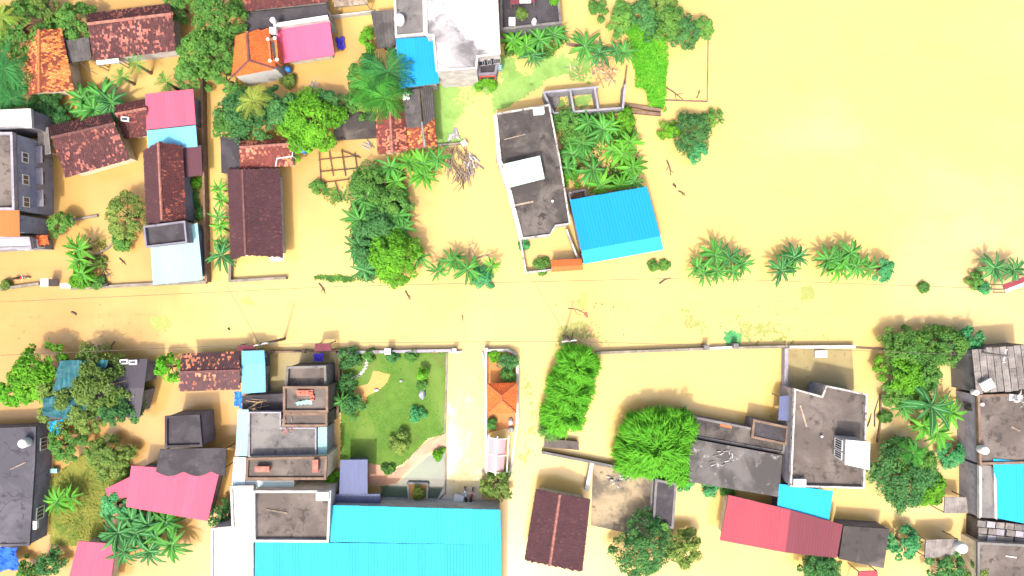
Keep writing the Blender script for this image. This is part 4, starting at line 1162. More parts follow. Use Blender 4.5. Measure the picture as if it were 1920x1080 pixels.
WL('brown canal wall below the green creeper', [(1172, 196), (1240, 206)], .6, .3, 'wall_brown')
WL('second brown canal wall beside the roofless rooms', [(1174, 208), (1240, 214)], .5, .3, 'wall_brown')
WL('thin earth bund line at the edge of the open water', [(1328, 70), (1326, 190)], .06, .12, 'wall_brown', name='earth_bund')
WL('brown bund crossing below the leaning branch', [(1242, 187), (1326, 190)], .07, .16, 'wall_brown', name='earth_bund')
WL('dark low wall beside the orange tiled house', [(818, 272), (868, 268)], .5, .2, 'wall_mossy')
WL('low brick edge along the east side of the lawn', [(838, 662), (834, 812)], .22, .2, 'wall_mossy', name='lawn_edging')
WL('dark edging wall between pond and driveway', [(835, 840), (835, 925), (813, 946)], .3, .15, 'wall_mossy', name='pond_edging')
WL('dark wall behind the small round tree at left', [(132, 413), (182, 404)], .3, .25, 'wall_mossy')
WL('curved dark kerb below the leafy tree at left', [(178, 478), (200, 466), (212, 455)], .2, .2, 'wall_mossy', name='kerb')
WL('dark mossy wall foot behind the road banana clump', [(134, 537), (202, 534)], .62, .3, 'slate_dark')
WL('thin wall in the water beside the right banana clump', [(1646, 830), (1652, 790), (1652, 740)], .3, .15, 'wall_brown')
WL('thin white wall beside the driveway entrance', [(905, 660), (908, 690)], .5, .15, 'plaster_white')
WL('grey courtyard wall beside the tiled house with orange patches', [(500, 658), (500, 735)], .8, .2, 'concrete_grey')
WL('white rail wall running from the pink roof to the grey shed', [(616, 30), (700, 20)], .9, .12, 'plaster_white')

WL('brown fence wall left of the green creeper', [(1176, 122), (1172, 157)], .5, .14, 'wall_brown')
WL('brown earth bank between the two banana groups at the top', [(1062, 82), (1092, 86), (1150, 92)], .2, .3, 'wall_brown', name='earth_bund')
def gate_block(px, py, z, d, label, mat='plaster_lilac', cap='plaster_white', rz=0.0):
    c = at(px, py, z); t = thing('gate_pier', label, 'gate pier', (c.x, c.y, 0), 'gate piers on the road edge')
    MB().box((c.x, c.y, (z - 1.2) / 2), (d[0], d[1], z + 1.2), rz).build('shaft', mat, t)
    MB().prism([(c.x + x, c.y + y) for x, y in ((-d[0] * .58, -d[1] * .58), (d[0] * .58, -d[1] * .58), (d[0] * .58, d[1] * .58), (-d[0] * .58, d[1] * .58))], z + .002, z + .1).build('cap', cap, t)
    return t
gate_block(84, 530, 1.8, (.8, .8), 'large grey gate pier at the left road wall')
gate_block(124, 536, 1.2, (1.0, .5), 'white gate block with dark edge across the left gateway', 'plaster_white')
gate_block(727, 659, 1.6, (.6, .6), 'white pier in the wall above the lawn')
gate_block(1325, 651, 1.3, (.5, .5), 'dark topped pier at the west end of the white gate', 'concrete_grey', 'concrete_grey')
gate_block(1380, 649, 1.3, (.5, .5), 'dark topped pier at the east end of the white gate', 'concrete_grey', 'concrete_grey')
gate_block(852, 657, 1.2, (.4, .4), 'slim pier at the west side of the driveway')
gate_block(911, 656, 1.2, (.4, .4), 'slim pier at the east side of the driveway')
WL('white sliding gate leaf between two dark piers', [(1332, 653), (1373, 651)], .7, .22, 'paint_white', name='gate', cat='gate')
WL('white sliding gate leaf lying beside the driveway entrance', [(843, 661), (866, 659)], .5, .12, 'paint_white', name='gate', cat='gate')
WL('dark iron gate across the brown gateway', [(551, 660), (575, 657)], .9, .1, 'frame_dark', name='gate', cat='gate')

# ---- roof clutter
WT = water_tank
WT(748, 34, 4.7, 'white water tank on the grey terrace at the top', .55, 1.2, 'paint_white')
WT(511, 37, 4.3, 'white round tank at the corner of the bright pink roof', .3, .7, 'paint_white')
WT(41, 832, 2.9, 'round white tank on the bottom left grey roof', .5, 1.2, 'paint_white')
WT(552, 272, 1.0, 'white tank beside the busy red tiles', .38, 1.0, 'paint_white')
WT(568, 282, .4, 'blue barrel beside the white tank', .3, .8, 'plastic_blue', 'barrel', 'barrel')
WT(539, 129, .3, 'blue barrel below the bright pink roof', .3, .8, 'plastic_blue', 'barrel', 'barrel')
WT(1806, 1029, 2.2, 'round white tank at the bottom right', .58, 1.2, 'paint_white')
WT(1848, 845, 3.6, 'upright white tank on the dark roof at the right edge', .45, 1.1, 'paint_white')
WT(1831, 736, 3.6, 'small white tank at the corner of the dark right roof', .32, .8, 'paint_white')
crate(1500, 906, 3.8, (1.3, .8, .7), 'white box near the lower parapet of the brown flat roof')
crate(1540, 664, .015, (1.3, .8, .5), 'white box standing in the paved courtyard')
crate(1010, 207, 3.6, (1.2, .7, .8), 'white box at the upper corner of the centre grey roof', rz=.1)
crate(604, 931, 4.6, (1.3, .9, .8), 'white box on the grey flat roof above teal sheets')
crate(511, 56, 4.1, (.7, .6, .7), 'white box beside the round tank at the pink roof')
crate(860, 936, .22, (1.1, .9, .7), 'white table box at the foot of the driveway', rz=-.2)
crate(945, 1e-9, 0, (.01, .01, .01), 'x') if False else None
crate(1853, 722, 4.6, (1.2, 1.0, .5), 'white sack heap on the grey fibre sheet roof', rz=.5)
crate(1905, 746, 3.6, (1.4, .7, .4), 'long white trough on the dark right roof', rz=-.1)
crate(100, 883, .1, (.8, .5, .5), 'pale cyan box beside the bottom left grey house', 'metal_cyan_pale')
crate(65, 985, 2.9, (.4, .9, .4), 'small white box on the edge of the bottom left roof')
crate(960, 40, 2.8, (.7, .9, .5), 'white cabinet on the dark brown terrace')
crate(870, 268, .3, (.6, .6, .5), 'white sack at the end of the dark low wall', rz=.6)
crate(934, 296, 1.2, (.4, .9, .6), 'red plastic box on the west ledge of the centre house', 'metal_pink')
crate(1190, 250 + 1, 0, (.01, .01, .01), 'x') if False else None
brick_stack(571, 737, 4.6, 4, 3, 2, 'red brick stack on the brown concrete roof', 0)
brick_stack(585, 746, 4.6, 1, 3, 2, 'small red brick heap beside the larger stack', 0)
def chimney(px, py, z, d, label):
    c = at(px, py, z + .7); t = thing('chimney', label, 'chimney', (c.x, c.y, z), 'red chimneys')
    MB().box((c.x, c.y, z + .3), (d[0], d[1], .6)).build('shaft', 'brick_red', t)
    MB().box((c.x, c.y, z + .65), (d[0] + .15, d[1] + .15, .1)).build('cap', 'tile_cap', t)
chimney(491, 880, 4.8, (1.4, .45), 'long red chimney on the left of the brown slab roof')
chimney(591, 874, 4.8, (.45, 1.2), 'upright red chimney on the right of the brown slab roof')
# railed light well of the orange house
t = thing('light_well', 'orange rimmed dark light well between orange tiles and pink roof', 'light well', at(512, 94))
P = pts([(505, 76), (518, 74), (522, 114), (509, 116)], 4.3)
MB().prism(P, 3.0, 4.25).build('pit_floor', 'slate_dark', t)
for i in range(4): MB().bar(P[i], P[(i + 1) % 4], .22 + .004 * i, 3.0, 4.6 + .004 * i).build('rim', 'tile_cap_orange', t)
for i in range(4): MB().lathe((P[i].x, P[i].y, 4.6), [(.12, 0), (.2, .1), (.2, .2), (.1, .32)], 10).build('finial', 'paint_white', t)
# dark terrace furniture
SR('maroon and white canopy over the dark brown terrace', [([(956, -30), (1002, -34), (1003, 4), (957, 9)], [4.0, 4.0, 3.9, 3.9], 'metal_maroon')], name='roof_canopy', cat='canopy')
crate(985, 2, 3.98, (1.2, .4, .15), 'white panel on the maroon canopy')
c = at(1002, 38, 4.0); t = thing('statue', 'small white standing statue on the dark brown terrace', 'statue', (c.x, c.y, 2.8))
MB().box((c.x, c.y, 2.95), (.6, .6, .3)).build('plinth', 'plaster_white', t)
MB().lathe((c.x, c.y, 3.1), [(.24, 0), (.27, .15), (.2, .5), (.24, .85), (.2, 1.0), (.08, 1.08), (.08, 1.12), (.13, 1.2), (.13, 1.3), (.05, 1.4)], 12).build('figure', 'paint_white', t, True)
bush(1035, 5, 8, .9, 'leaf_mid', 'round potted shrub on the dark brown terrace corner', 'potted_shrub', 'potted shrubs', leaf=.15).location.z = 2.8
bush(1036, 18, 6, .8, 'leaf_lime', 'smaller potted shrub below the round one on the terrace', 'potted_shrub', 'potted shrubs', leaf=.15).location.z = 2.8
bush(978, 42, 9, .8, 'leaf_olive', 'straggly potted shrub near the white statue', 'potted_shrub', 'potted shrubs', leaf=.15).location.z = 2.8
# white pipe rail on the busy red tiles
t = thing('pipe_rail', 'thin white pipe rail bent over the busy red tiles', 'rail', at(520, 300))
for p, q in (((517, 312), (519, 297)), ((519, 297), (548, 293)), ((548, 293), (550, 270))): MB().tube([at(*p, 3.6), at(*q, 3.6)], .06, 6).build('pipe', 'paint_white', t)
for p in ((519, 297), (548, 293)): x = at(*p, 3.6); MB().tube([(x.x, x.y, 2.3), x], .05, 6).build('post', 'paint_white', t)
tarp('orange plastic sheet on the balcony at the left edge', [(68, 442), (88, 440), (92, 458), (72, 460)], 2.6, 'metal_orange', 'plastic_sheet', .12)
def brush(name, label, cat, px, py, rpx, n, mats, h=.5, ln=(.8, 2.0), r=.04, dirs=None, grp=None):
    c = at(px, py); t = thing(name, label, cat, (c.x, c.y, 0), grp)
    for i in range(n):
        a = rnd.random() * 6.28 if dirs is None else dirs + rnd.gauss(0, .5); q = rpx * SC * rnd.random() ** .5; b = rnd.random() * 6.28
        p = Vector((c.x + q * math.cos(b), c.y + q * math.sin(b), rnd.uniform(.03, h))); L = rnd.uniform(*ln) / 2
        d = Vector((math.cos(a), math.sin(a), rnd.uniform(-.15, .15))) * L
        MB().tube([p - d, p + Vector((0, 0, .05)), p + d], [r, r * .9, r * .5], 5).build('branch', rnd.choice(mats), t)
    return t
# small roof clutter
tarp('white plastic sheet at the lower corner of the plum tiled house', [(503, 480), (531, 478), (532, 488), (510, 490)], 2.7, 'paint_white', 'plastic_sheet', .06)
tarp('torn white plastic sheet on the striped grey roof', [(753, 172), (768, 170), (767, 186), (756, 188)], 3.5, 'paint_white', 'plastic_sheet', .08)
tarp('white plastic sheet on the top corner of the pale house roof', [(880, 2), (926, 2), (926, 32), (880, 32)], 6.35, 'paint_white', 'plastic_sheet', .03)
WT(1036, 377, 3.6, 'small white bucket on the lower part of the centre grey roof', .14, .3, 'paint_white', 'bucket', 'bucket')
WT(1541, 818, 3.8, 'small pale bucket on the brown flat roof', .13, .3, 'paint_white', 'bucket', 'bucket')
WT(1842, 758, 3.6, 'white bucket on the dark roof at the right edge', .2, .4, 'paint_white', 'bucket', 'bucket')
def plank(p, q, z, label, w=.18, mat='wood_grey'):
    A, Q = at(*p, z), at(*q, z); o = MB().bar(A, Q, w, z + .01, z + .09).build('plank', mat); return tag(o, label, 'plank', 'planks lying about')
plank((965, 385), (1000, 378), 3.6, 'grey plank across the lower centre grey roof')
plank((945, 262), (985, 252), 3.6, 'thin grey plank across the upper centre grey roof', .08)
plank((1500, 760), (1512, 800), 3.8, 'grey plank near the west parapet of the brown flat roof')
plank((1350, 795), (1372, 800), 2.2, 'orange tile row lying on the long dark roof strip', .4, 'tile_cap_orange')
plank((500, 955), (540, 962), 4.6, 'grey plank on the grey flat roof above teal sheets')
plank((20, 880), (50, 866), 2.9, 'grey plank on the bottom left grey roof', .12)
plank((1895, 800), (1912, 808), 3.6, 'grey plank on the dark roof at the right edge')
plank((1885, 1042), (1905, 1045), 2.9, 'white pipe on the brown corner roof', .1, 'paint_white')
brush('roof_rubble', 'orange broken tiles on the left edge roof', 'rubble', 8, 318, 10, 18, ['brick_red', 'tile_cap_orange'], .1, (.2, .5), .1).location.z = 6.0
brush('roof_rubble', 'pale plaster rubble on the mottled grey roof', 'rubble', 1340, 850, 20, 26, ['plaster_rim', 'concrete_grey'], .08, (.2, .7), .06).location.z = 2.9
brush('roof_rubble', 'grey rubble on the brown concrete landing', 'rubble', 560, 785, 14, 14, ['concrete_grey', 'brick_red'], .1, (.2, .5), .08).location.z = 4.1
brush('roof_poles', 'bamboo poles lying on the dark low roof by the blue awning', 'poles', 495, 753, 14, 9, ['wood_grey', 'wood_cut'], .1, (1.0, 2.2), .05).location.z = 2.4
brush('roof_rubble', 'white sacks and rubble on the fibre sheet roof end', 'rubble', 1868, 738, 16, 14, ['plaster_white', 'concrete_grey'], .1, (.3, .7), .12).location.z = 4.4
# motorcycles
motorcycle(37, 521, -.25, .1, 'red motorcycle standing in shallow water by the left road wall')
motorcycle(884, 931, .22, 1.4, 'dark red motorcycle parked beside the white table box')
motorcycle(873, 930, .22, 1.7, 'white motorcycle parked close to the table box', 'paint_white')
# stone planter with bonsai on the pond
P = pts([(764, 906), (802, 907), (800, 939), (767, 939)], .5)
t = thing('stone_planter', 'white stone planter standing in the garden pond', 'planter', base_of(P))
MB().prism(P, -.4, .42).build('soil', 'sandy_soil', t)
for i in range(4): MB().bar(P[i], P[(i + 1) % 4], .2 + .004 * i, -.4, .5 + .004 * i).build('rim', 'plaster_white', t)
bush(783, 925, 14, 1.8, 'leaf_olive', 'small bonsai growing in the white stone planter', 'bonsai', 'garden shrubs')
# rocks and statues on the lawn
def rock(px, py, z, s, label, mat='plaster_lilac'):
    c = at(px, py, z); bm = bmesh.new(); bmesh.ops.create_icosphere(bm, subdivisions=2, radius=1)
    for v in bm.verts: v.co = Vector((v.co.x * s[0], v.co.y * s[1], v.co.z * s[2])) * rnd.uniform(.8, 1.15)
    me = bpy.data.meshes.new('garden_rock'); bm.to_mesh(me); bm.free(); me.materials.append(M[mat])
    o = link('garden_rock', me); o.location = (c.x, c.y, z + s[2] * .5); return tag(o, label, 'rock', 'garden rocks')
rock(792, 738, .1, (.35, .6, .6), 'tall pale rock in the middle of the lawn', 'plaster_bluegrey')
rock(706, 731, .1, (.3, .2, .2), 'small white rock at the edge of the sandy clearing', 'plaster_white')
rock(752, 714, .1, (.2, .15, .15), 'tiny white rock on the open lawn', 'plaster_white')
rock(958, 805, .1, (.4, .3, .4), 'white rock beside the net house', 'plaster_white')
rock(957, 790, .1, (.3, .4, .4), 'white rock above the net house corner', 'plaster_white')
rock(1105, 1e3, 0, (.01, .01, .01), 'x') if False else None
# stepping stones: an arc of pale slabs
t = thing('stepping_stones', 'arc of pale stepping stones on the upper lawn', 'stepping stones', at(680, 700, 0))
for i in range(9):
    u = i / 8; x = 660 + 29 * math.sin(u * 1.5) ; y = 708 - 36 * (1 - math.cos(u * 1.5)) - 2 * u
    c = at(x, y, .12); MB().box((c.x, c.y, .11), (.5, .22, .1), 1.0 + u * .6 - .9).build('stone', 'plaster_white', t)
# stone slabs at the right edge
t = thing('slab_paving', 'broken grey and white stone slabs below the right edge cyan roof', 'paving', at(1890, 998, 0))
for i in range(8):
    for j in range(3):
        c = at(1842 + i * 17 + rnd.uniform(-2, 2), 982 + j * 13 + i * 1.6, 2.2)
        MB().box((c.x, c.y, 2.15 + rnd.uniform(0, .06)), (.9, .66, .12), -.1 + rnd.uniform(-.05, .05)).build('slab', rnd.choice(['fibro', 'concrete_grey', 'plaster_lilac', 'fibro']), t)
P = pts([(1834, 974), (1990, 990), (1990, 1018), (1834, 1012)], 2.05)
MB().prism(P, -1.2, 2.06).build('platform', 'concrete_dark', t)
# windows painted on small facades: skylights
for (px, py, z, rz, lab) in ((234, 678, 3.1, 0.05, 'left white skylight on the dark roof'), (251, 679, 3.1, .05, 'right white skylight on the dark roof'), (236, 224, 3.3, -.1, 'small white skylight on the red tiled annexe')):
    c = at(px, py, z); t = thing('skylight', lab, 'skylight', (c.x, c.y, z), 'skylights')
    MB().box((c.x, c.y, z + .1), (.85, .5, .25), rz).build('frame', 'paint_white', t)
    MB().box((c.x, c.y, z + .23), (.6, .26, .03), rz).build('pane', 'glass_dark', t)
# wooden bed beside the blue roof
P = pts([(1066, 362), (1097, 356), (1099, 372), (1070, 378)], 1.2)
t = thing('concrete_tank', 'small walled brown tank behind the large blue roof', 'tank', base_of(P))
for i in range(4): MB().bar(P[i], P[(i + 1) % 4], .2 + .004 * i, -1.2, 1.2 + .004 * i).build('wall_section', 'plaster_lilac', t)
MB().prism(P, -1.1, .5).build('fill', 'wall_brown', t)
# bracket frame on the plum roof end, wooden fish frame, brush piles
t = thing('pole_frame', 'half sunken pole frame in the yard beside the plum tiled house', 'frame', at(634, 315))
for a, b in (((598, 284), (602, 345)), ((617, 283), (625, 330)), ((640, 280), (648, 330)), ((665, 286), (670, 322)), ((596, 300), (672, 292)), ((600, 322), (674, 315)), ((602, 343), (655, 336)), ((640, 282), (676, 296)), ((628, 340), (640, 375))):
    MB().tube([at(*a, .3), at(*b, .2)], .06, 5).build('pole', 'wood_dark', t)
ground_patch('mud_bank', [(598, 288), (640, 282), (645, 330), (660, 338), (640, 350), (602, 346)], .02, 'sandy_soil', .2, .3)
brush('brush_pile', 'grey brush pile of dead branches in the middle yard', 'brush pile', 862, 305, 26, 60, ['wood_grey', 'wood_grey', 'wood_dark'], .5, (.8, 2.6), .04, 1.9)
brush('brush_pile', 'brown dead fronds hanging below the brush pile', 'brush pile', 866, 335, 14, 26, ['wood_dark', 'wood_grey'], .3, (.8, 2.2), .04, 1.3)
brush('firewood_heap', 'heap of pale cut firewood behind the roofless rooms', 'firewood', 1133, 136, 24, 70, ['wood_cut', 'wood_cut', 'wood_grey'], .45, (.4, 1.1), .07)
brush('firewood_heap', 'thin scatter of firewood left of the pale heap', 'firewood', 1078, 135, 16, 14, ['wood_cut', 'wood_grey'], .12, (.4, 1.0), .06)
brush('rubbish_heap', 'scatter of white and grey rubbish beside the brush pile', 'rubbish', 885, 308, 14, 26, ['plaster_white', 'concrete_grey', 'wood_grey'], .3, (.5, 1.6), .12, 1.9)
brush('rubbish_heap', 'scatter of white rubbish beside the orange tiled house', 'rubbish', 849, 252, 10, 14, ['plaster_white', 'plaster_lilac'], .2, (.4, 1.1), .12)
brush('driftwood', 'driftwood sticks in the yard of the pale cyan awning', 'driftwood', 203, 505, 14, 8, ['wood_dark', 'wood_grey'], .08, (.5, 1.6), .05)
brush('dead_branches', 'dead grey fronds above the roadside palm clump', 'branches', 884, 465, 10, 12, ['wood_grey', 'wood_cut'], .3, (.8, 1.8), .04, 1.5)
brush('roof_rubble', 'white rubble on the muddy yard roof edge', 'rubble', 1160, 893, 22, 22, ['plaster_white', 'concrete_grey'], .25, (.2, .7), .1)
brush('floating_debris', 'small floating debris in the yard above the round trees', 'debris', 588, 160, 7, 7, ['wood_grey', 'plaster_white'], .08, (.4, 1.2), .06)
brush('floating_debris', 'tangled dark debris below the lone pole in the road', 'debris', 1070, 642, 12, 10, ['wood_dark', 'concrete_grey'], .15, (.4, 1.0), .06)
brush('floating_debris', 'boards floating beside the concrete pad', 'debris', 692, 276, 9, 6, ['wood_grey', 'plaster_lilac'], .1, (.6, 1.4), .09)
LG = log
LG(1236, 532, 1258, 521, 'straight dark log floating below the large blue roof', .1, fork=False)
LG(886, 489, 924, 475, 'dark pole leaning out from the roadside palms', .08, 'wood_grey')
LG(598, 531, 610, 551, 'forked dark branch floating on the road by the weeds', .1)
LG(760, 545, 770, 562, 'short brown branch floating on the road below the lime tree', .09)
LG(1065, 578, 1098, 588, 'thin crooked twig floating near the red brown clump on the road', .05)
LG(1242, 160, 1282, 188, 'long dark branch leaning across the bund', .09)
LG(1306, 184, 1312, 168, 'short forked stick standing by the bund', .06)
LG(134, 585, 144, 590, 'small dark driftwood piece at the left of the road', .12)
LG(224, 484, 236, 496, 'dark stick floating above the cyan awning yard', .08)
LG(152, 118, 184, 140, 'bare crooked branch hanging over the golden yard', .06, z=1.5)
LG(428, 615, 431, 619, 'dark lump floating in the road above the patched roof', .12, fork=False)
LG(866, 590, 868, 602, 'tiny curved stick floating mid road', .06, fork=False)
LG(1004, 795, 1003, 770, 'pale stick floating in the lane by the feathery tree', .05, 'wood_cut', fork=False)
LG(1250, 300, 1258, 330, 'dark weed covered stick in open water below the round tree', .1)
LG(1262, 345, 1268, 352, 'second dark weed lump drifting down the open water', .14, fork=False)
LG(1272, 358, 1285, 367, 'third weed covered stick at the end of the drift line', .1)
LG(1626, 800, 1634, 775, 'dark post leaning by the brown flat roofed house', .08, fork=False)
LG(1640, 800, 1648, 745, 'longer dark post leaning beside the right hedge', .08, fork=False)
LG(1098, 587, 1102, 596, 'red brown clump floating in the middle of the road', .18, 'brick_red', fork=False)
LG(215, 640, 206, 655, 'faint branch floating by the dark roof', .05)

# ---- power poles and cables
pole(486, 646, 'concrete power pole beside the sky blue awning', 8, .2)
pole(1068, 640, 'concrete power pole at the tip of the feathery tree', 8, .1)
pole(-150, 573, 'concrete power pole beyond the left road wall', 8, 1.5)
pole(2060, 548, 'concrete power pole beyond the right edge of the road', 8, 1.5)
pole(1890, 668, 'concrete power pole by the grey fibre roof', 8, 1.4)
cable(at(-150, 573, 7.6), at(640, 537, 7.2), 'power cable over the left half of the road', .5)
cable(at(640, 537, 7.2), at(1300, 521, 7.2), 'power cable over the middle of the road', .2)
cable(at(1300, 521, 7.2), at(2060, 548, 7.6), 'power cable over the right end of the road', .5)
cable(at(486, 646, 7.6), at(-120, 672, 7.4), 'power cable along the southern road wall at left', .6)
cable(at(486, 646, 7.6), at(1068, 640, 7.6), 'power cable between the two road poles', .8)
cable(at(1068, 640, 7.6), at(1890, 668, 7.6), 'power cable from the feathery tree to the fibre roof', .8)
cable(at(486, 646, 7.6), at(424, 535, 3.4), 'service wire crossing the road to the plum tiled house', .3, .018)
cable(at(1068, 640, 7.6), at(985, 500, 3.2), 'service wire crossing the road to the centre house', .3, .018)

# ================================================================ VEGETATION
T = tree
T(22, 48, 62, 5.5, 'leaf_mid', 'broad green tree in the top left corner')
T(75, 15, 30, 4.0, 'leaf_olive', 'small olive tree at the top edge near the left corner')
T(130, 32, 38, 5.0, 'leaf_mid', 'round green tree between the two top left tiled houses')
T(405, 22, 56, 6.5, 'leaf_mid', 'tall green tree touching the top edge left of the red tiles')
T(370, 88, 46, 6.0, 'leaf_mid', 'wide green tree right of the speckled long house')
T(415, 88, 40, 5.8, 'leaf_mid', 'green tree beside the new orange roof')
T(352, 132, 34, 4.5, 'leaf_mid', 'low tree above the raspberry pink roof')
T(418, 142, 30, 4.8, 'leaf_mid', 'small tree at the lower corner of the new orange house')
T(330, 5, 36, 3.5, 'leaf_mid', 'leafy low tree at the top edge above the long brown house')
T(450, 212, 54, 5.5, 'leaf_dark', 'dark green tree around the yellow palm')
T(422, 232, 30, 4.0, 'leaf_mid', 'green fringe tree on the left side of the dark tree')
T(522, 196, 42, 5.0, 'leaf_dark', 'dark tree between the yellow palm and the lime tree')
T(578, 222, 62, 5.8, 'leaf_lime', 'large lime green round tree above the small busy tile roof')
T(612, 190, 28, 4.2, 'leaf_dark', 'dark edge tree at the upper right of the lime tree')
T(560, 262, 34, 4.6, 'leaf_lime', 'lower lime tree beside the white tank')
T(108, 420, 25, 3.0, 'leaf_mid', 'small round tree in front of the grey blue house')
T(228, 402, 46, 4.5, 'leaf_olive', 'loose leafed dull green tree in the left yard', dens=3.0, lpc=45, rag=.4)
T(228, 450, 22, 2.0, 'leaf_mid', 'low bright foliage at the foot of the dull green tree')
T(692, 342, 42, 4.2, 'leaf_mid', 'green tree at the top of the middle grove', leaf=.2)
T(735, 378, 36, 3.8, 'leaf_mid', 'green tree on the right side of the middle grove')
T(705, 425, 46, 4.0, 'leaf_dark', 'dark tree in the heart of the middle grove')
T(737, 483, 54, 5.5, 'leaf_lime', 'big lime green tree at the road end of the middle grove', rag=.2)
T(688, 470, 34, 3.6, 'leaf_dark', 'dark tree left of the big lime tree')
T(678, 135, 30, 4.0, 'leaf_mid', 'round green crown behind the drooping palms')
T(672, 185, 30, 3.5, 'leaf_mid', 'lower green crown behind the drooping palms')
T(1120, 12, 20, 3.0, 'leaf_mid', 'small tree at the top edge left of the creeper')
T(1165, 30, 34, 3.5, 'leaf_mid', 'loose green tree left of the creeper head', rag=.4, dens=3)
T(1212, 25, 34, 4.2, 'leaf_dark', 'dark tree at the head of the green creeper')
T(1258, 30, 36, 4.5, 'leaf_mid', 'green tree right of the creeper head')
T(1290, 52, 30, 4.2, 'leaf_dark', 'dark tree second from the open water at the top')
T(1315, 48, 26, 4.0, 'leaf_mid', 'outermost tree beside the open water at the top')
T(1240, 2, 34, 4.0, 'leaf_olive', 'olive tree cut by the top edge above the creeper')
T(1300, 248, 40, 3.6, 'leaf_dark', 'round dark tree standing alone in open water', leaf=.2, dens=4.5)
T(1308, 282, 22, 2.4, 'leaf_teal', 'thin tip of foliage below the round dark tree')
bush(1255, 243, 21, 1.8, 'leaf_lime', 'bright round bush left of the round dark tree')
bush(1338, 222, 22, 2.0, 'leaf_mid', 'light bush right of the round dark tree', rag=.5, dens=3)
T(1655, 502, 27, 3.0, 'leaf_teal', 'round blue green tree at the end of the banana row')
bush(1735, 539, 8, .8, 'leaf_mid', 'lone tiny bush in the open water at right')
bush(1832, 522, 17, 1.2, 'leaf_mid', 'upper small bush left of the right edge bananas')
bush(1845, 542, 12, 1.0, 'leaf_teal', 'lower small bush left of the right edge bananas')
bush(1227, 498, 9, .9, 'leaf_mid', 'small dark bush below the large blue roof')
bush(1247, 497, 8, .5, 'leaf_mid', 'faint small bush beside the dark one below the blue roof')
bush(538, 148, 12, 1.4, 'leaf_olive', 'small bush below the blue barrel')
bush(592, 350, 14, 1.2, 'leaf_mid', 'small bush by the sunken pole frame')
bush(848, 145 + 6, 1, .2, 'leaf_mid', 'x') if False else None
bush(908, 150, 22, 1.6, 'leaf_lime', 'lime bush below the dark arched porch')
bush(1062, 228, 30, 3.0, 'leaf_mid', 'upper left bush in the garden behind the centre house')
bush(1080, 262, 28, 2.8, 'leaf_mid', 'dense bush against the centre house wall')
bush(1065, 330, 26, 2.2, 'leaf_lime', 'lime bush at the corner of the large blue roof')
bush(1165, 225, 26, 2.4, 'leaf_lime', 'lime bush in the upper right of the banana garden')
bush(1016, 498, 15, 1.2, 'leaf_mid', 'bush in the flooded front yard of the centre house')
bush(982, 460, 9, .9, 'leaf_teal', 'bluish bush at the yard corner of the centre house')
bush(905, 522, 22, 1.2, 'leaf_teal', 'blue green bush at the roadside right of the palms')
bush(80, 198, 34, 2.2, 'leaf_dark', 'dark tangled bush below the orange tiled house')
bush(112, 218, 24, 1.8, 'leaf_dark', 'dark bush above the ragged eave house')
bush(150, 520, 22, 2.2, 'leaf_lime', 'lime bush under the roadside banana at left')
bush(182, 530, 11, .9, 'leaf_mid', 'small round bush beside the lime roadside bush')
bush(8, 535, 9, .8, 'leaf_olive', 'little bush by the left road wall')
bush(183, 492, 12, .8, 'leaf_olive', 'sparse bush in the driftwood yard', dens=2)
bush(366, 342, 8, 1.0, 'leaf_lime', 'tiny lime bush in the gap beside the narrow house')
bush(376, 400, 9, 1.0, 'leaf_mid', 'small bush in the gap beside the cyan awning')
bush(690, 75, 20, 2.6, 'leaf_lime', 'tall yellow green bush against the dark shed', sx=.75, sy=1.5)
bush(4, 342, 10, .7, 'leaf_olive', 'small shrub growing on the left edge roof', 'potted_shrub', 'potted shrubs', leaf=.15).location.z = 6.0
# south
T(58, 702, 56, 5.5, 'leaf_lime', 'big bright green tree at the left edge south of the road')
T(20, 735, 34, 4.2, 'leaf_bright', 'lower bright tree left of the big one')
T(88, 725, 34, 4.6, 'leaf_olive', 'olive tree on the right flank of the big bright tree')
T(178, 725, 66, 6.0, 'leaf_olive', 'dull olive tree over the teal tarpaulin', rag=.4, dens=3.4)
T(128, 745, 36, 5.0, 'leaf_olive', 'olive tree on the left end of the teal tarpaulin')
T(215, 765, 42, 5.2, 'leaf_dark', 'dark olive tree at the right end of the dark roof')
T(150, 775, 44, 5.0, 'leaf_olive', 'lower olive tree below the teal tarpaulin')
T(95, 780, 30, 3.8, 'leaf_olive', 'olive tree above the bottom left grey roof')
T(118, 835, 36, 3.6, 'leaf_mid', 'green tree beside the round white tank')
T(312, 690, 27, 3.6, 'leaf_bright', 'small bright green tree beside the patched tile roof')
T(200, 862, 42, 3.2, 'leaf_olive', 'olive tree above the salmon pink roof')
T(212, 948, 32, 3.2, 'leaf_teal', 'blue green tree at the left end of the salmon pink roof')
bush(85, 1060, 26, 2.6, 'leaf_dark', 'dark bush at the bottom edge by the blue tarpaulin')
bush(45, 1070, 22, 2.0, 'leaf_mid', 'green bush at the bottom edge left')
bush(410, 968, 24, 2.4, 'leaf_dark', 'dark bush beside the white terrace')
bush(622, 898, 18, 2.0, 'leaf_lime', 'lime shrub between the slab roof and slate blue roof')
bush(652, 670, 22, 2.2, 'leaf_dark', 'dark shrub in the upper left corner of the lawn', group='garden shrubs')
bush(648, 720, 18, 2.2, 'leaf_dark', 'dark shrub on the left edge of the lawn', group='garden shrubs')
bush(655, 762, 24, 2.6, 'leaf_dark', 'large dark shrub low on the left of the lawn', group='garden shrubs')
bush(690, 668, 10, 1.4, 'leaf_mid', 'small shrub along the upper lawn wall', group='garden shrubs')
bush(735, 668, 11, 1.4, 'leaf_dark', 'dark shrub below the white pier', group='garden shrubs')
bush(770, 668, 10, 1.3, 'leaf_mid', 'shrub right of the white pier', group='garden shrubs')
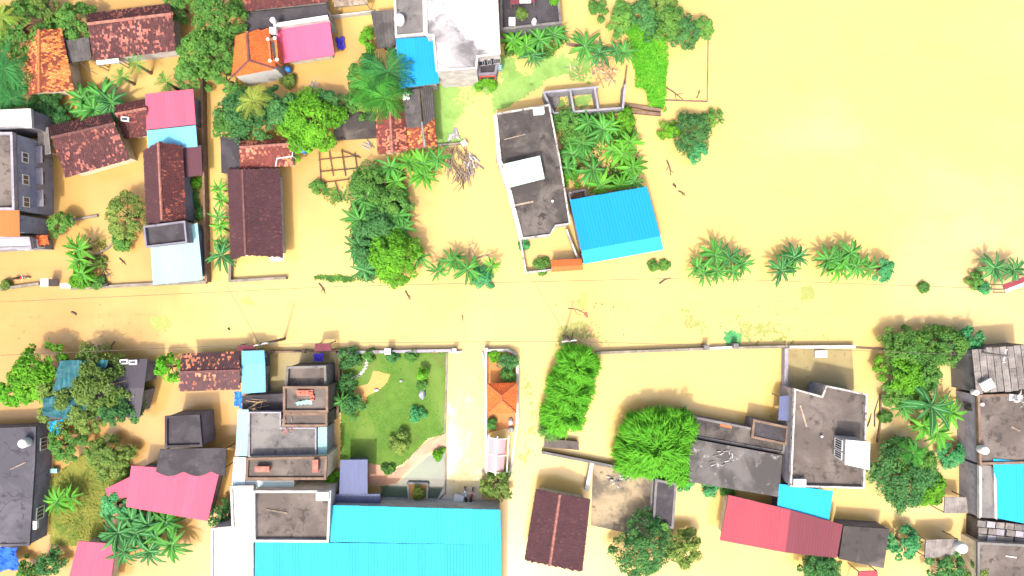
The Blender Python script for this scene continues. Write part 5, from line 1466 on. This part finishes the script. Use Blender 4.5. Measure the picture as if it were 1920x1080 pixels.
bush(790, 702, 9, 2.4, 'leaf_lime', 'slim shrub above the tall pale rock', group='garden shrubs')
bush(790, 722, 8, 1.4, 'leaf_mid', 'little shrub touching the tall pale rock', group='garden shrubs')
bush(782, 781, 13, 1.5, 'leaf_teal', 'round shrub on the lower lawn', group='garden shrubs')
bush(728, 880, 10, .9, 'leaf_mid', 'shrub at the bend of the garden path', group='garden shrubs')
bush(823, 852, 10, 1.0, 'leaf_lime', 'shrub where the path meets the driveway', group='garden shrubs')
bush(748, 832, 22, 2.2, 'leaf_olive', 'spreading shrub low on the lawn', group='garden shrubs')
bush(927, 668, 10, 1.2, 'leaf_lime', 'lime shrub at the top of the walled bed', group='garden shrubs')
bush(953, 680, 19, 2.2, 'leaf_dark', 'dark shrub in the rounded corner of the walled bed', group='garden shrubs')
bush(952, 707, 15, 1.6, 'leaf_mid', 'round shrub just above the orange pavilion', group='garden shrubs')
bush(922, 797, 9, 1.1, 'leaf_mid', 'round shrub below the orange pavilion', group='garden shrubs')
T(932, 912, 32, 3.4, 'leaf_olive', 'round olive tree at the end of the walled bed')
T(1212, 1032, 62, 5.0, 'leaf_dark', 'round dark green tree near the bottom edge', leaf=.22)
T(1285, 1035, 36, 4.0, 'leaf_olive', 'olive tree right of the round bottom tree')
T(1240, 978, 22, 3.0, 'leaf_mid', 'small green tree above the round bottom tree')
bush(1285, 905, 18, 1.6, 'leaf_teal', 'blue green bush below the large feathery tree')
bush(1335, 918, 16, 1.2, 'leaf_teal', 'low bush along the mottled grey roof')
bush(1365, 922, 12, 1.0, 'leaf_mid', 'small bush at the corner of the rose red roof')
T(1698, 655, 46, 4.2, 'leaf_mid', 'green tree at the left end of the right hedge', leaf=.22)
T(1748, 652, 42, 4.0, 'leaf_mid', 'green tree second along the right hedge', leaf=.22)
T(1788, 648, 38, 4.0, 'leaf_mid', 'green tree third along the right hedge', leaf=.22)
T(1820, 642, 32, 3.6, 'leaf_teal', 'blue green tree at the right end of the hedge')
T(1700, 702, 44, 4.2, 'leaf_lime', 'brighter tree below the left end of the hedge')
T(1738, 705, 36, 3.6, 'leaf_mid', 'green tree above the right banana clump')
T(1685, 735, 28, 3.2, 'leaf_mid', 'green tree left of the right banana clump')
bush(1792, 855, 26, 2.2, 'leaf_teal', 'round bush beside the violet grey wall')
T(1700, 895, 66, 4.4, 'leaf_dark', 'large dark bushy tree near the bottom right')
T(1725, 870, 42, 4.6, 'leaf_mid', 'lighter crown on top of the large dark bushy tree')
T(1748, 920, 34, 3.4, 'leaf_lime', 'lime crown at the right of the large dark bushy tree')
bush(1662, 782, 10, .9, 'leaf_mid', 'small bush by the leaning posts')
T(1700, 1022, 34, 3.2, 'leaf_teal', 'blue green tree between the two bottom right roofs')
T(1540, 1066, 36, 3.4, 'leaf_dark', 'dark tree at the bottom edge below the maroon roof')
T(1785, 1068, 38, 3.8, 'leaf_dark', 'dark tree at the bottom edge below the white tank')
T(1840, 1075, 26, 3.2, 'leaf_olive', 'olive tree at the bottom edge near the right corner')
# feathery bright trees
feather_tree(1082, 690, 42, 5.0, 'leaf_bright', 'uppermost feathery bright green tree beside the lane', n=2200)
feather_tree(1070, 735, 44, 5.2, 'leaf_bright', 'middle feathery bright green tree beside the lane', n=2400)
feather_tree(1056, 780, 40, 4.6, 'leaf_bright', 'lowest feathery bright green tree beside the lane', n=2000)
feather_tree(1030, 805, 18, 2.6, 'leaf_mid', 'small feathery shrub at the foot of the lane trees', n=500, ln=.7)
feather_tree(1228, 835, 70, 5.5, 'leaf_bright', 'large feathery bright green tree over the flooded yard', sx=1.0, sy=.9, n=5200, ln=1.25)
feather_tree(1270, 805, 34, 4.8, 'leaf_bright', 'feathery crown against the dark roof strip', n=1400, ln=1.1)
feather_tree(1185, 862, 30, 3.6, 'leaf_bright', 'low feathery crown over the slanting wall', n=1200, ln=1.1)
feather_tree(1272, 878, 30, 3.4, 'leaf_bright', 'feathery crown beside the mottled grey roof', n=1200, ln=1.1)

# palms
palm(475, 190, 30, 'palm_yellow', 'yellow green coconut palm standing out of the dark tree', 13, 6.4)
palm(228, 145, 17, 'banana_mid', 'small palm in the golden yard', 10, 2.6)
palm(257, 122, 18, 'banana_mid', 'leaning small palm right of the golden yard palm', 8, 3.0)
palm(312, 155, 20, 'banana_mid', 'small palm above the raspberry pink roof', 10, 2.8)
palm(8, 130, 46, 'banana_dark', 'dark palm at the left edge beside the orange tiles', 14, 4.2)
palm(22, 185, 34, 'banana_dark', 'lower dark palm at the left edge', 12, 3.4)
palm(5, 35, 30, 'palm_yellow', 'yellowish palm frond in the top left corner tree', 8, 5.6)
palm(728, 135, 48, 'banana_dark', 'drooping dark palm against the vivid blue roof', 15, 4.6)
palm(700, 165, 46, 'banana_mid', 'drooping palm left of the vivid blue roof', 15, 4.4)
palm(722, 185, 44, 'banana_mid', 'lowest drooping palm above the small red tiles', 14, 4.2)
banana(1745, 768, 48, 'banana_dark', 'large dark banana plant in the middle of the right clump', 13, 3.6)
palm(748, 838, 15, 'palm_yellow', 'little yellow palm on the lower lawn', 9, 1.6)
palm(1712, 850, 26, 'banana_mid', 'palm crown over the large dark bushy tree', 10, 5.0)

# banana plants
B = banana
for (x, y, r, tn, lab) in (
    (150, 188, 36, 'banana_mid', 'left banana plant of the big clump above the ragged eave'),
    (188, 180, 34, 'banana_mid', 'upper banana plant of the big clump above the ragged eave'),
    (205, 192, 34, 'banana_dark', 'right banana plant of the big clump above the ragged eave'),
    (170, 205, 36, 'banana_mid', 'lowest banana plant of the big clump above the ragged eave'),
    (148, 465, 27, 'banana_lime', 'upper lime banana plant in the left road yard'),
    (145, 485, 25, 'banana_lime', 'middle lime banana plant in the left road yard'),
    (150, 512, 24, 'banana_lime', 'lower lime banana plant in the left road yard'),
    (408, 352, 22, 'banana_lime', 'topmost banana plant of the alley row'),
    (416, 378, 20, 'banana_lime', 'second banana plant from the top of the alley row'),
    (410, 404, 21, 'banana_mid', 'third banana plant from the top of the alley row'),
    (415, 430, 20, 'banana_lime', 'fourth banana plant from the top of the alley row'),
    (412, 452, 18, 'banana_mid', 'fifth banana plant from the top of the alley row'),
    (413, 482, 30, 'banana_dark', 'large dark banana plant ending the alley row'),
    (768, 310, 28, 'banana_lime', 'left lime banana plant below the small red tiles'),
    (795, 304, 30, 'banana_lime', 'middle lime banana plant below the orange tiles'),
    (818, 296, 26, 'banana_mid', 'right banana plant beside the brush pile'),
    (790, 330, 28, 'banana_lime', 'lowest lime banana plant beside the brush pile'),
    (728, 318, 26, 'banana_mid', 'banana plant at the top of the middle grove'),
    (712, 392, 32, 'banana_mid', 'banana plant across the middle grove'),
    (672, 408, 32, 'banana_mid', 'banana plant at the left of the middle grove'),
    (748, 405, 28, 'banana_mid', 'banana plant at the right of the middle grove'),
    (672, 462, 32, 'banana_dark', 'dark banana plant left of the big lime tree'),
    (685, 505, 26, 'banana_dark', 'dark banana plant at the road below the grove'),
    (755, 425, 24, 'banana_mid', 'banana plant above the big lime tree'),
    (788, 488, 24, 'banana_mid', 'banana plant right of the big lime tree'),
    (822, 508, 22, 'banana_mid', 'small banana plant at the roadside'),
    (850, 492, 28, 'banana_mid', 'left banana plant of the roadside pair'),
    (872, 500, 28, 'banana_mid', 'right banana plant of the roadside pair'),
    (922, 495, 20, 'banana_lime', 'thin banana plant beside the white garden wall'),
    (962, 78, 28, 'banana_lime', 'left banana plant below the dark brown terrace'),
    (988, 92, 28, 'banana_lime', 'lower left banana plant below the dark brown terrace'),
    (1012, 78, 32, 'banana_mid', 'middle banana plant below the dark brown terrace'),
    (1042, 66, 30, 'banana_mid', 'right banana plant below the dark brown terrace'),
    (1002, 102, 26, 'banana_dark', 'dark banana plant over the green film'),
    (1102, 82, 30, 'banana_mid', 'upper banana plant by the firewood'),
    (1120, 102, 26, 'banana_dark', 'lower banana plant by the firewood'),
    (1168, 102, 26, 'banana_mid', 'banana plant beside the green creeper'),
    (1150, 92, 20, 'banana_dark', 'dark banana plant left of the creeper'),
    (1128, 240, 30, 'banana_mid', 'banana plant below the roofless rooms'),
    (1100, 232, 26, 'banana_mid', 'banana plant at the upper left of the flooded garden'),
    (1178, 262, 28, 'banana_lime', 'upper lime banana plant in the flooded garden'),
    (1165, 288, 30, 'banana_lime', 'middle lime banana plant in the flooded garden'),
    (1186, 312, 30, 'banana_lime', 'lower lime banana plant in the flooded garden'),
    (1152, 282, 22, 'banana_lime', 'left lime banana plant in the flooded garden'),
    (1072, 292, 28, 'banana_mid', 'banana plant against the centre house wall'),
    (1108, 322, 34, 'banana_mid', 'wide banana plant in the lower flooded garden'),
    (1130, 345, 30, 'banana_lime', 'lime banana plant touching the large blue roof'),
    (1190, 340, 24, 'banana_mid', 'banana plant at the upper right corner of the blue roof'),
    (1340, 478, 32, 'banana_mid', 'upper banana plant of the first clump in open water'),
    (1310, 496, 24, 'banana_mid', 'left banana plant of the first clump in open water'),
    (1388, 492, 27, 'banana_mid', 'right banana plant of the first clump in open water'),
    (1350, 508, 26, 'banana_mid', 'lower banana plant of the first clump in open water'),
    (1368, 482, 24, 'banana_dark', 'dark banana plant within the first clump in open water'),
    (1462, 502, 27, 'banana_dark', 'left banana plant of the second clump in open water'),
    (1494, 484, 28, 'banana_dark', 'right banana plant of the second clump in open water'),
    (1480, 496, 22, 'banana_mid', 'middle banana plant of the second clump in open water'),
    (1555, 482, 30, 'banana_mid', 'left banana plant of the third clump in open water'),
    (1590, 476, 30, 'banana_mid', 'upper banana plant of the third clump in open water'),
    (1568, 505, 27, 'banana_lime', 'lower lime banana plant of the third clump in open water'),
    (1606, 500, 28, 'banana_mid', 'right banana plant of the third clump in open water'),
    (1632, 505, 22, 'banana_mid', 'banana plant beside the round blue green tree'),
    (1868, 500, 28, 'banana_dark', 'dark banana plant near the right edge'),
    (1902, 505, 26, 'banana_dark', 'dark banana plant cut by the right edge'),
    (110, 942, 28, 'banana_lime', 'bright banana plant beside the bottom left grey house'),
    (132, 932, 24, 'banana_lime', 'smaller bright banana plant beside the bottom left grey house'),
    (218, 1000, 36, 'banana_dark', 'leftmost dark banana plant below the salmon roof'),
    (258, 1000, 40, 'banana_dark', 'central dark banana plant below the salmon roof'),
    (245, 972, 32, 'banana_dark', 'dark banana plant touching the salmon roof edge'),
    (305, 982, 32, 'banana_mid', 'right banana plant below the salmon roof'),
    (318, 1022, 32, 'banana_mid', 'lowest right banana plant below the salmon roof'),
    (278, 1030, 34, 'banana_dark', 'lowest middle banana plant below the salmon roof'),
    (232, 1032, 34, 'banana_dark', 'lowest left banana plant below the salmon roof'),
    (1782, 772, 34, 'banana_lime', 'lime banana plant against the violet grey wall'),
    (1728, 800, 28, 'banana_lime', 'lower lime banana plant of the right clump'),
    (1762, 808, 32, 'banana_lime', 'lowest banana plant of the right clump'),
    (1698, 762, 26, 'banana_mid', 'left banana plant of the right clump'),
    (690, 372, 30, 'banana_mid', 'banana plant left of centre in the middle grove'),
    (728, 440, 30, 'banana_mid', 'banana plant just above the big lime tree crown'),
    (702, 442, 28, 'banana_dark', 'dark banana plant deep in the middle grove'),
    (745, 345, 24, 'banana_lime', 'lime banana plant on the right rim of the middle grove'),
    (1092, 268, 26, 'banana_mid', 'banana plant beside the dense bush of the flooded garden'),
    (1062, 312, 24, 'banana_mid', 'small banana plant low against the centre house wall'),
    (1150, 232, 24, 'banana_lime', 'lime banana plant below the third roofless room'),
    (1160, 345, 24, 'banana_lime', 'lime banana plant on the upper edge of the blue roof'),
    (1325, 510, 22, 'banana_mid', 'small banana plant in front of the first clump in open water'),
    (1372, 506, 24, 'banana_mid', 'banana plant at the lower right of the first clump in open water'),
    (1578, 490, 26, 'banana_mid', 'banana plant in the middle of the third clump in open water'),
    (275, 985, 30, 'banana_dark', 'dark banana plant in the middle of the cluster below the salmon roof'),
    (295, 1005, 30, 'banana_mid', 'banana plant inside the cluster below the salmon roof'),
    (638, 748, 18, 'banana_mid', 'small banana plant by the brown side wall'),
):
    B(x, y, r, tn, lab, 13 if r < 26 else 17)

# ---- grass, weeds and floating green
grass_patch('lawn_grass', 'short green lawn grass inside the walled garden', 'grass', [(642, 662), (836, 662), (834, 812), (800, 822), (762, 862), (735, 882), (700, 880), (692, 868), (640, 866)], 42000, 'grass', .09, .22, .07, clump=.25, f=.5, seed=5)
grass_patch('bank_grass', 'yellow green grass on the bank beside the bottom left house', 'grass', [(92, 905), (160, 850), (240, 850), (245, 900), (195, 950), (190, 1022), (96, 1020)], 14000, 'grass_dry', .09, .4, .09, .3)
weed_patch('creeper', 'vivid green creeper tongue hanging down from the top trees', 'creeper', [(1160, 30), (1250, 38), (1254, 120), (1252, 165), (1250, 212), (1216, 206), (1206, 176), (1190, 166), (1184, 115), (1176, 78)], 22000, 'grass_vivid', .05, .9, .24, seed=8)
weed_patch('roadside_weeds', 'strip of weeds on the road edge left of the lime tree', 'weeds', [(585, 517), (620, 512), (680, 516), (682, 530), (630, 532), (590, 526)], 2600, 'leaf_mid', .0, .4, .2, clump=.3)
weed_patch('garden_undergrowth', 'green undergrowth filling the flooded banana garden', 'undergrowth', [(1042, 212), (1190, 204), (1208, 340), (1110, 362), (1062, 352), (1044, 260)], 9000, 'leaf_mid', .0, .6, .22, clump=.75, f=.8, seed=12)
weed_patch('grove_undergrowth', 'low undergrowth under the middle grove', 'undergrowth', [(650, 330), (760, 290), (772, 400), (760, 520), (680, 530), (655, 470)], 9000, 'leaf_dark', .0, .8, .24, clump=.2, seed=14)
weed_patch('top_undergrowth', 'undergrowth below the dark brown terrace', 'undergrowth', [(940, 62), (1060, 52), (1070, 80), (1030, 115), (945, 110)], 4000, 'leaf_mid', .0, .5, .22, clump=.5, seed=16)
weed_patch('wall_weeds', 'weeds along the foot of the cyan awning', 'weeds', [(300, 527), (375, 520), (376, 529), (302, 537)], 700, 'leaf_mid', .4, .3, .18, clump=.6)
weed_patch('gap_weeds', 'dark weeds in the gap beside the narrow house', 'weeds', [(357, 335), (376, 335), (380, 410), (374, 418), (360, 410)], 1500, 'leaf_dark', .0, .3, .2)
weed_patch('palm_weeds', 'dark weeds under the left edge palms', 'weeds', [(-20, 90), (45, 120), (48, 200), (20, 215), (-20, 215)], 5000, 'leaf_dark', .0, .8, .26, seed=19)
weed_patch('yard_weeds', 'thin weeds by the driftwood yard', 'weeds', [(160, 425), (215, 440), (200, 480), (150, 470)], 900, 'leaf_olive', .0, .2, .2, clump=.9, seed=21)
weed_patch('pole_weeds', 'weeds below the sunken pole frame', 'weeds', [(600, 345), (665, 350), (660, 385), (630, 390), (602, 375)], 1100, 'leaf_mid', .0, .2, .2, clump=.9, seed=22)
weed_patch('right_undergrowth', 'undergrowth below the right hedge', 'undergrowth', [(1660, 640), (1840, 625), (1845, 665), (1760, 690), (1750, 760), (1680, 780)], 6000, 'leaf_mid', .0, .8, .24, seed=24)
weed_patch('corner_undergrowth', 'undergrowth at the bottom edge right of centre', 'undergrowth', [(1500, 1040), (1580, 1050), (1580, 1100), (1500, 1100)], 2200, 'leaf_dark', .0, .5, .22, seed=25)
RA = raft
RA('duckweed', 'light green floating film below the pale concrete house', 'duckweed', [(806, 160), (932, 130), (940, 170), (900, 190), (868, 212), (856, 238), (882, 272), (812, 280), (808, 200)], 32000, 'duckweed', -.2, .35)
RA('duckweed', 'light green floating film below the banana plants at the top', 'duckweed', [(926, 102), (1060, 98), (1085, 128), (1030, 150), (995, 176), (950, 202), (922, 212), (920, 150)], 30000, 'duckweed', -.1, .35, 4)
RA('duckweed', 'thin green film around the firewood heap', 'duckweed', [(1050, 110), (1110, 105), (1110, 160), (1070, 155), (1045, 130)], 2200, 'duckweed', .7, .6, 5)
RA('duckweed', 'thin green film inside the roofless rooms', 'duckweed', [(1040, 180), (1110, 176), (1112, 203), (1045, 208)], 1600, 'duckweed', .5, .6, 6)
RA('floating_leaves', 'pale green leaf patch floating on the left road', 'floating leaves', [(282, 594), (320, 592), (322, 618), (286, 620)], 420, 'algae_faint', .0)
RA('floating_leaves', 'pale green leaf patch floating on the road near the twig', 'floating leaves', [(1086, 550), (1100, 550), (1098, 580), (1082, 578)], 320, 'algae_faint', .4)
RA('floating_leaves', 'pale green leaf patch floating below the second banana clump', 'floating leaves', [(1500, 538), (1526, 536), (1532, 564), (1498, 566)], 420, 'algae_faint', .1)
RA('floating_leaves', 'thin green drift along the right road wall', 'floating leaves', [(1260, 570), (1320, 580), (1500, 610), (1560, 630), (1550, 646), (1330, 648), (1290, 620)], 1500, 'algae_faint', 1.25, .5, 7)
RA('floating_leaves', 'green drift beside the power pole on the road', 'floating leaves', [(1040, 600), (1130, 600), (1150, 650), (1040, 652)], 400, 'algae_faint', 1.2, .8, 9)
RA('floating_leaves', 'green leaf cluster in front of the white gate', 'floating leaves', [(1354, 618), (1392, 616), (1394, 650), (1356, 652)], 420, 'leaf_teal', .1)
RA('floating_leaves', 'small green cluster under the service wire', 'floating leaves', [(440, 552), (480, 556), (482, 580), (455, 575)], 380, 'algae_faint', .9, 1.0, 11)
RA('floating_leaves', 'sparse leaf scraps drifting over the whole road', 'floating leaves', [(0, 560), (1600, 540), (1600, 640), (0, 640)], 300, 'leaf_olive', 1.3, .25, 13, (.04, .1))
RA('floating_leaves', 'leaf drift in the lane beside the walled bed', 'floating leaves', [(975, 700), (1010, 700), (1005, 880), (970, 900)], 300, 'algae_faint', 1.2, .6, 15)
RA('floating_leaves', 'green scum over the roadside right of the palms', 'floating leaves', [(880, 505), (925, 500), (920, 538), (882, 535)], 700, 'duckweed', .3, .8, 17)
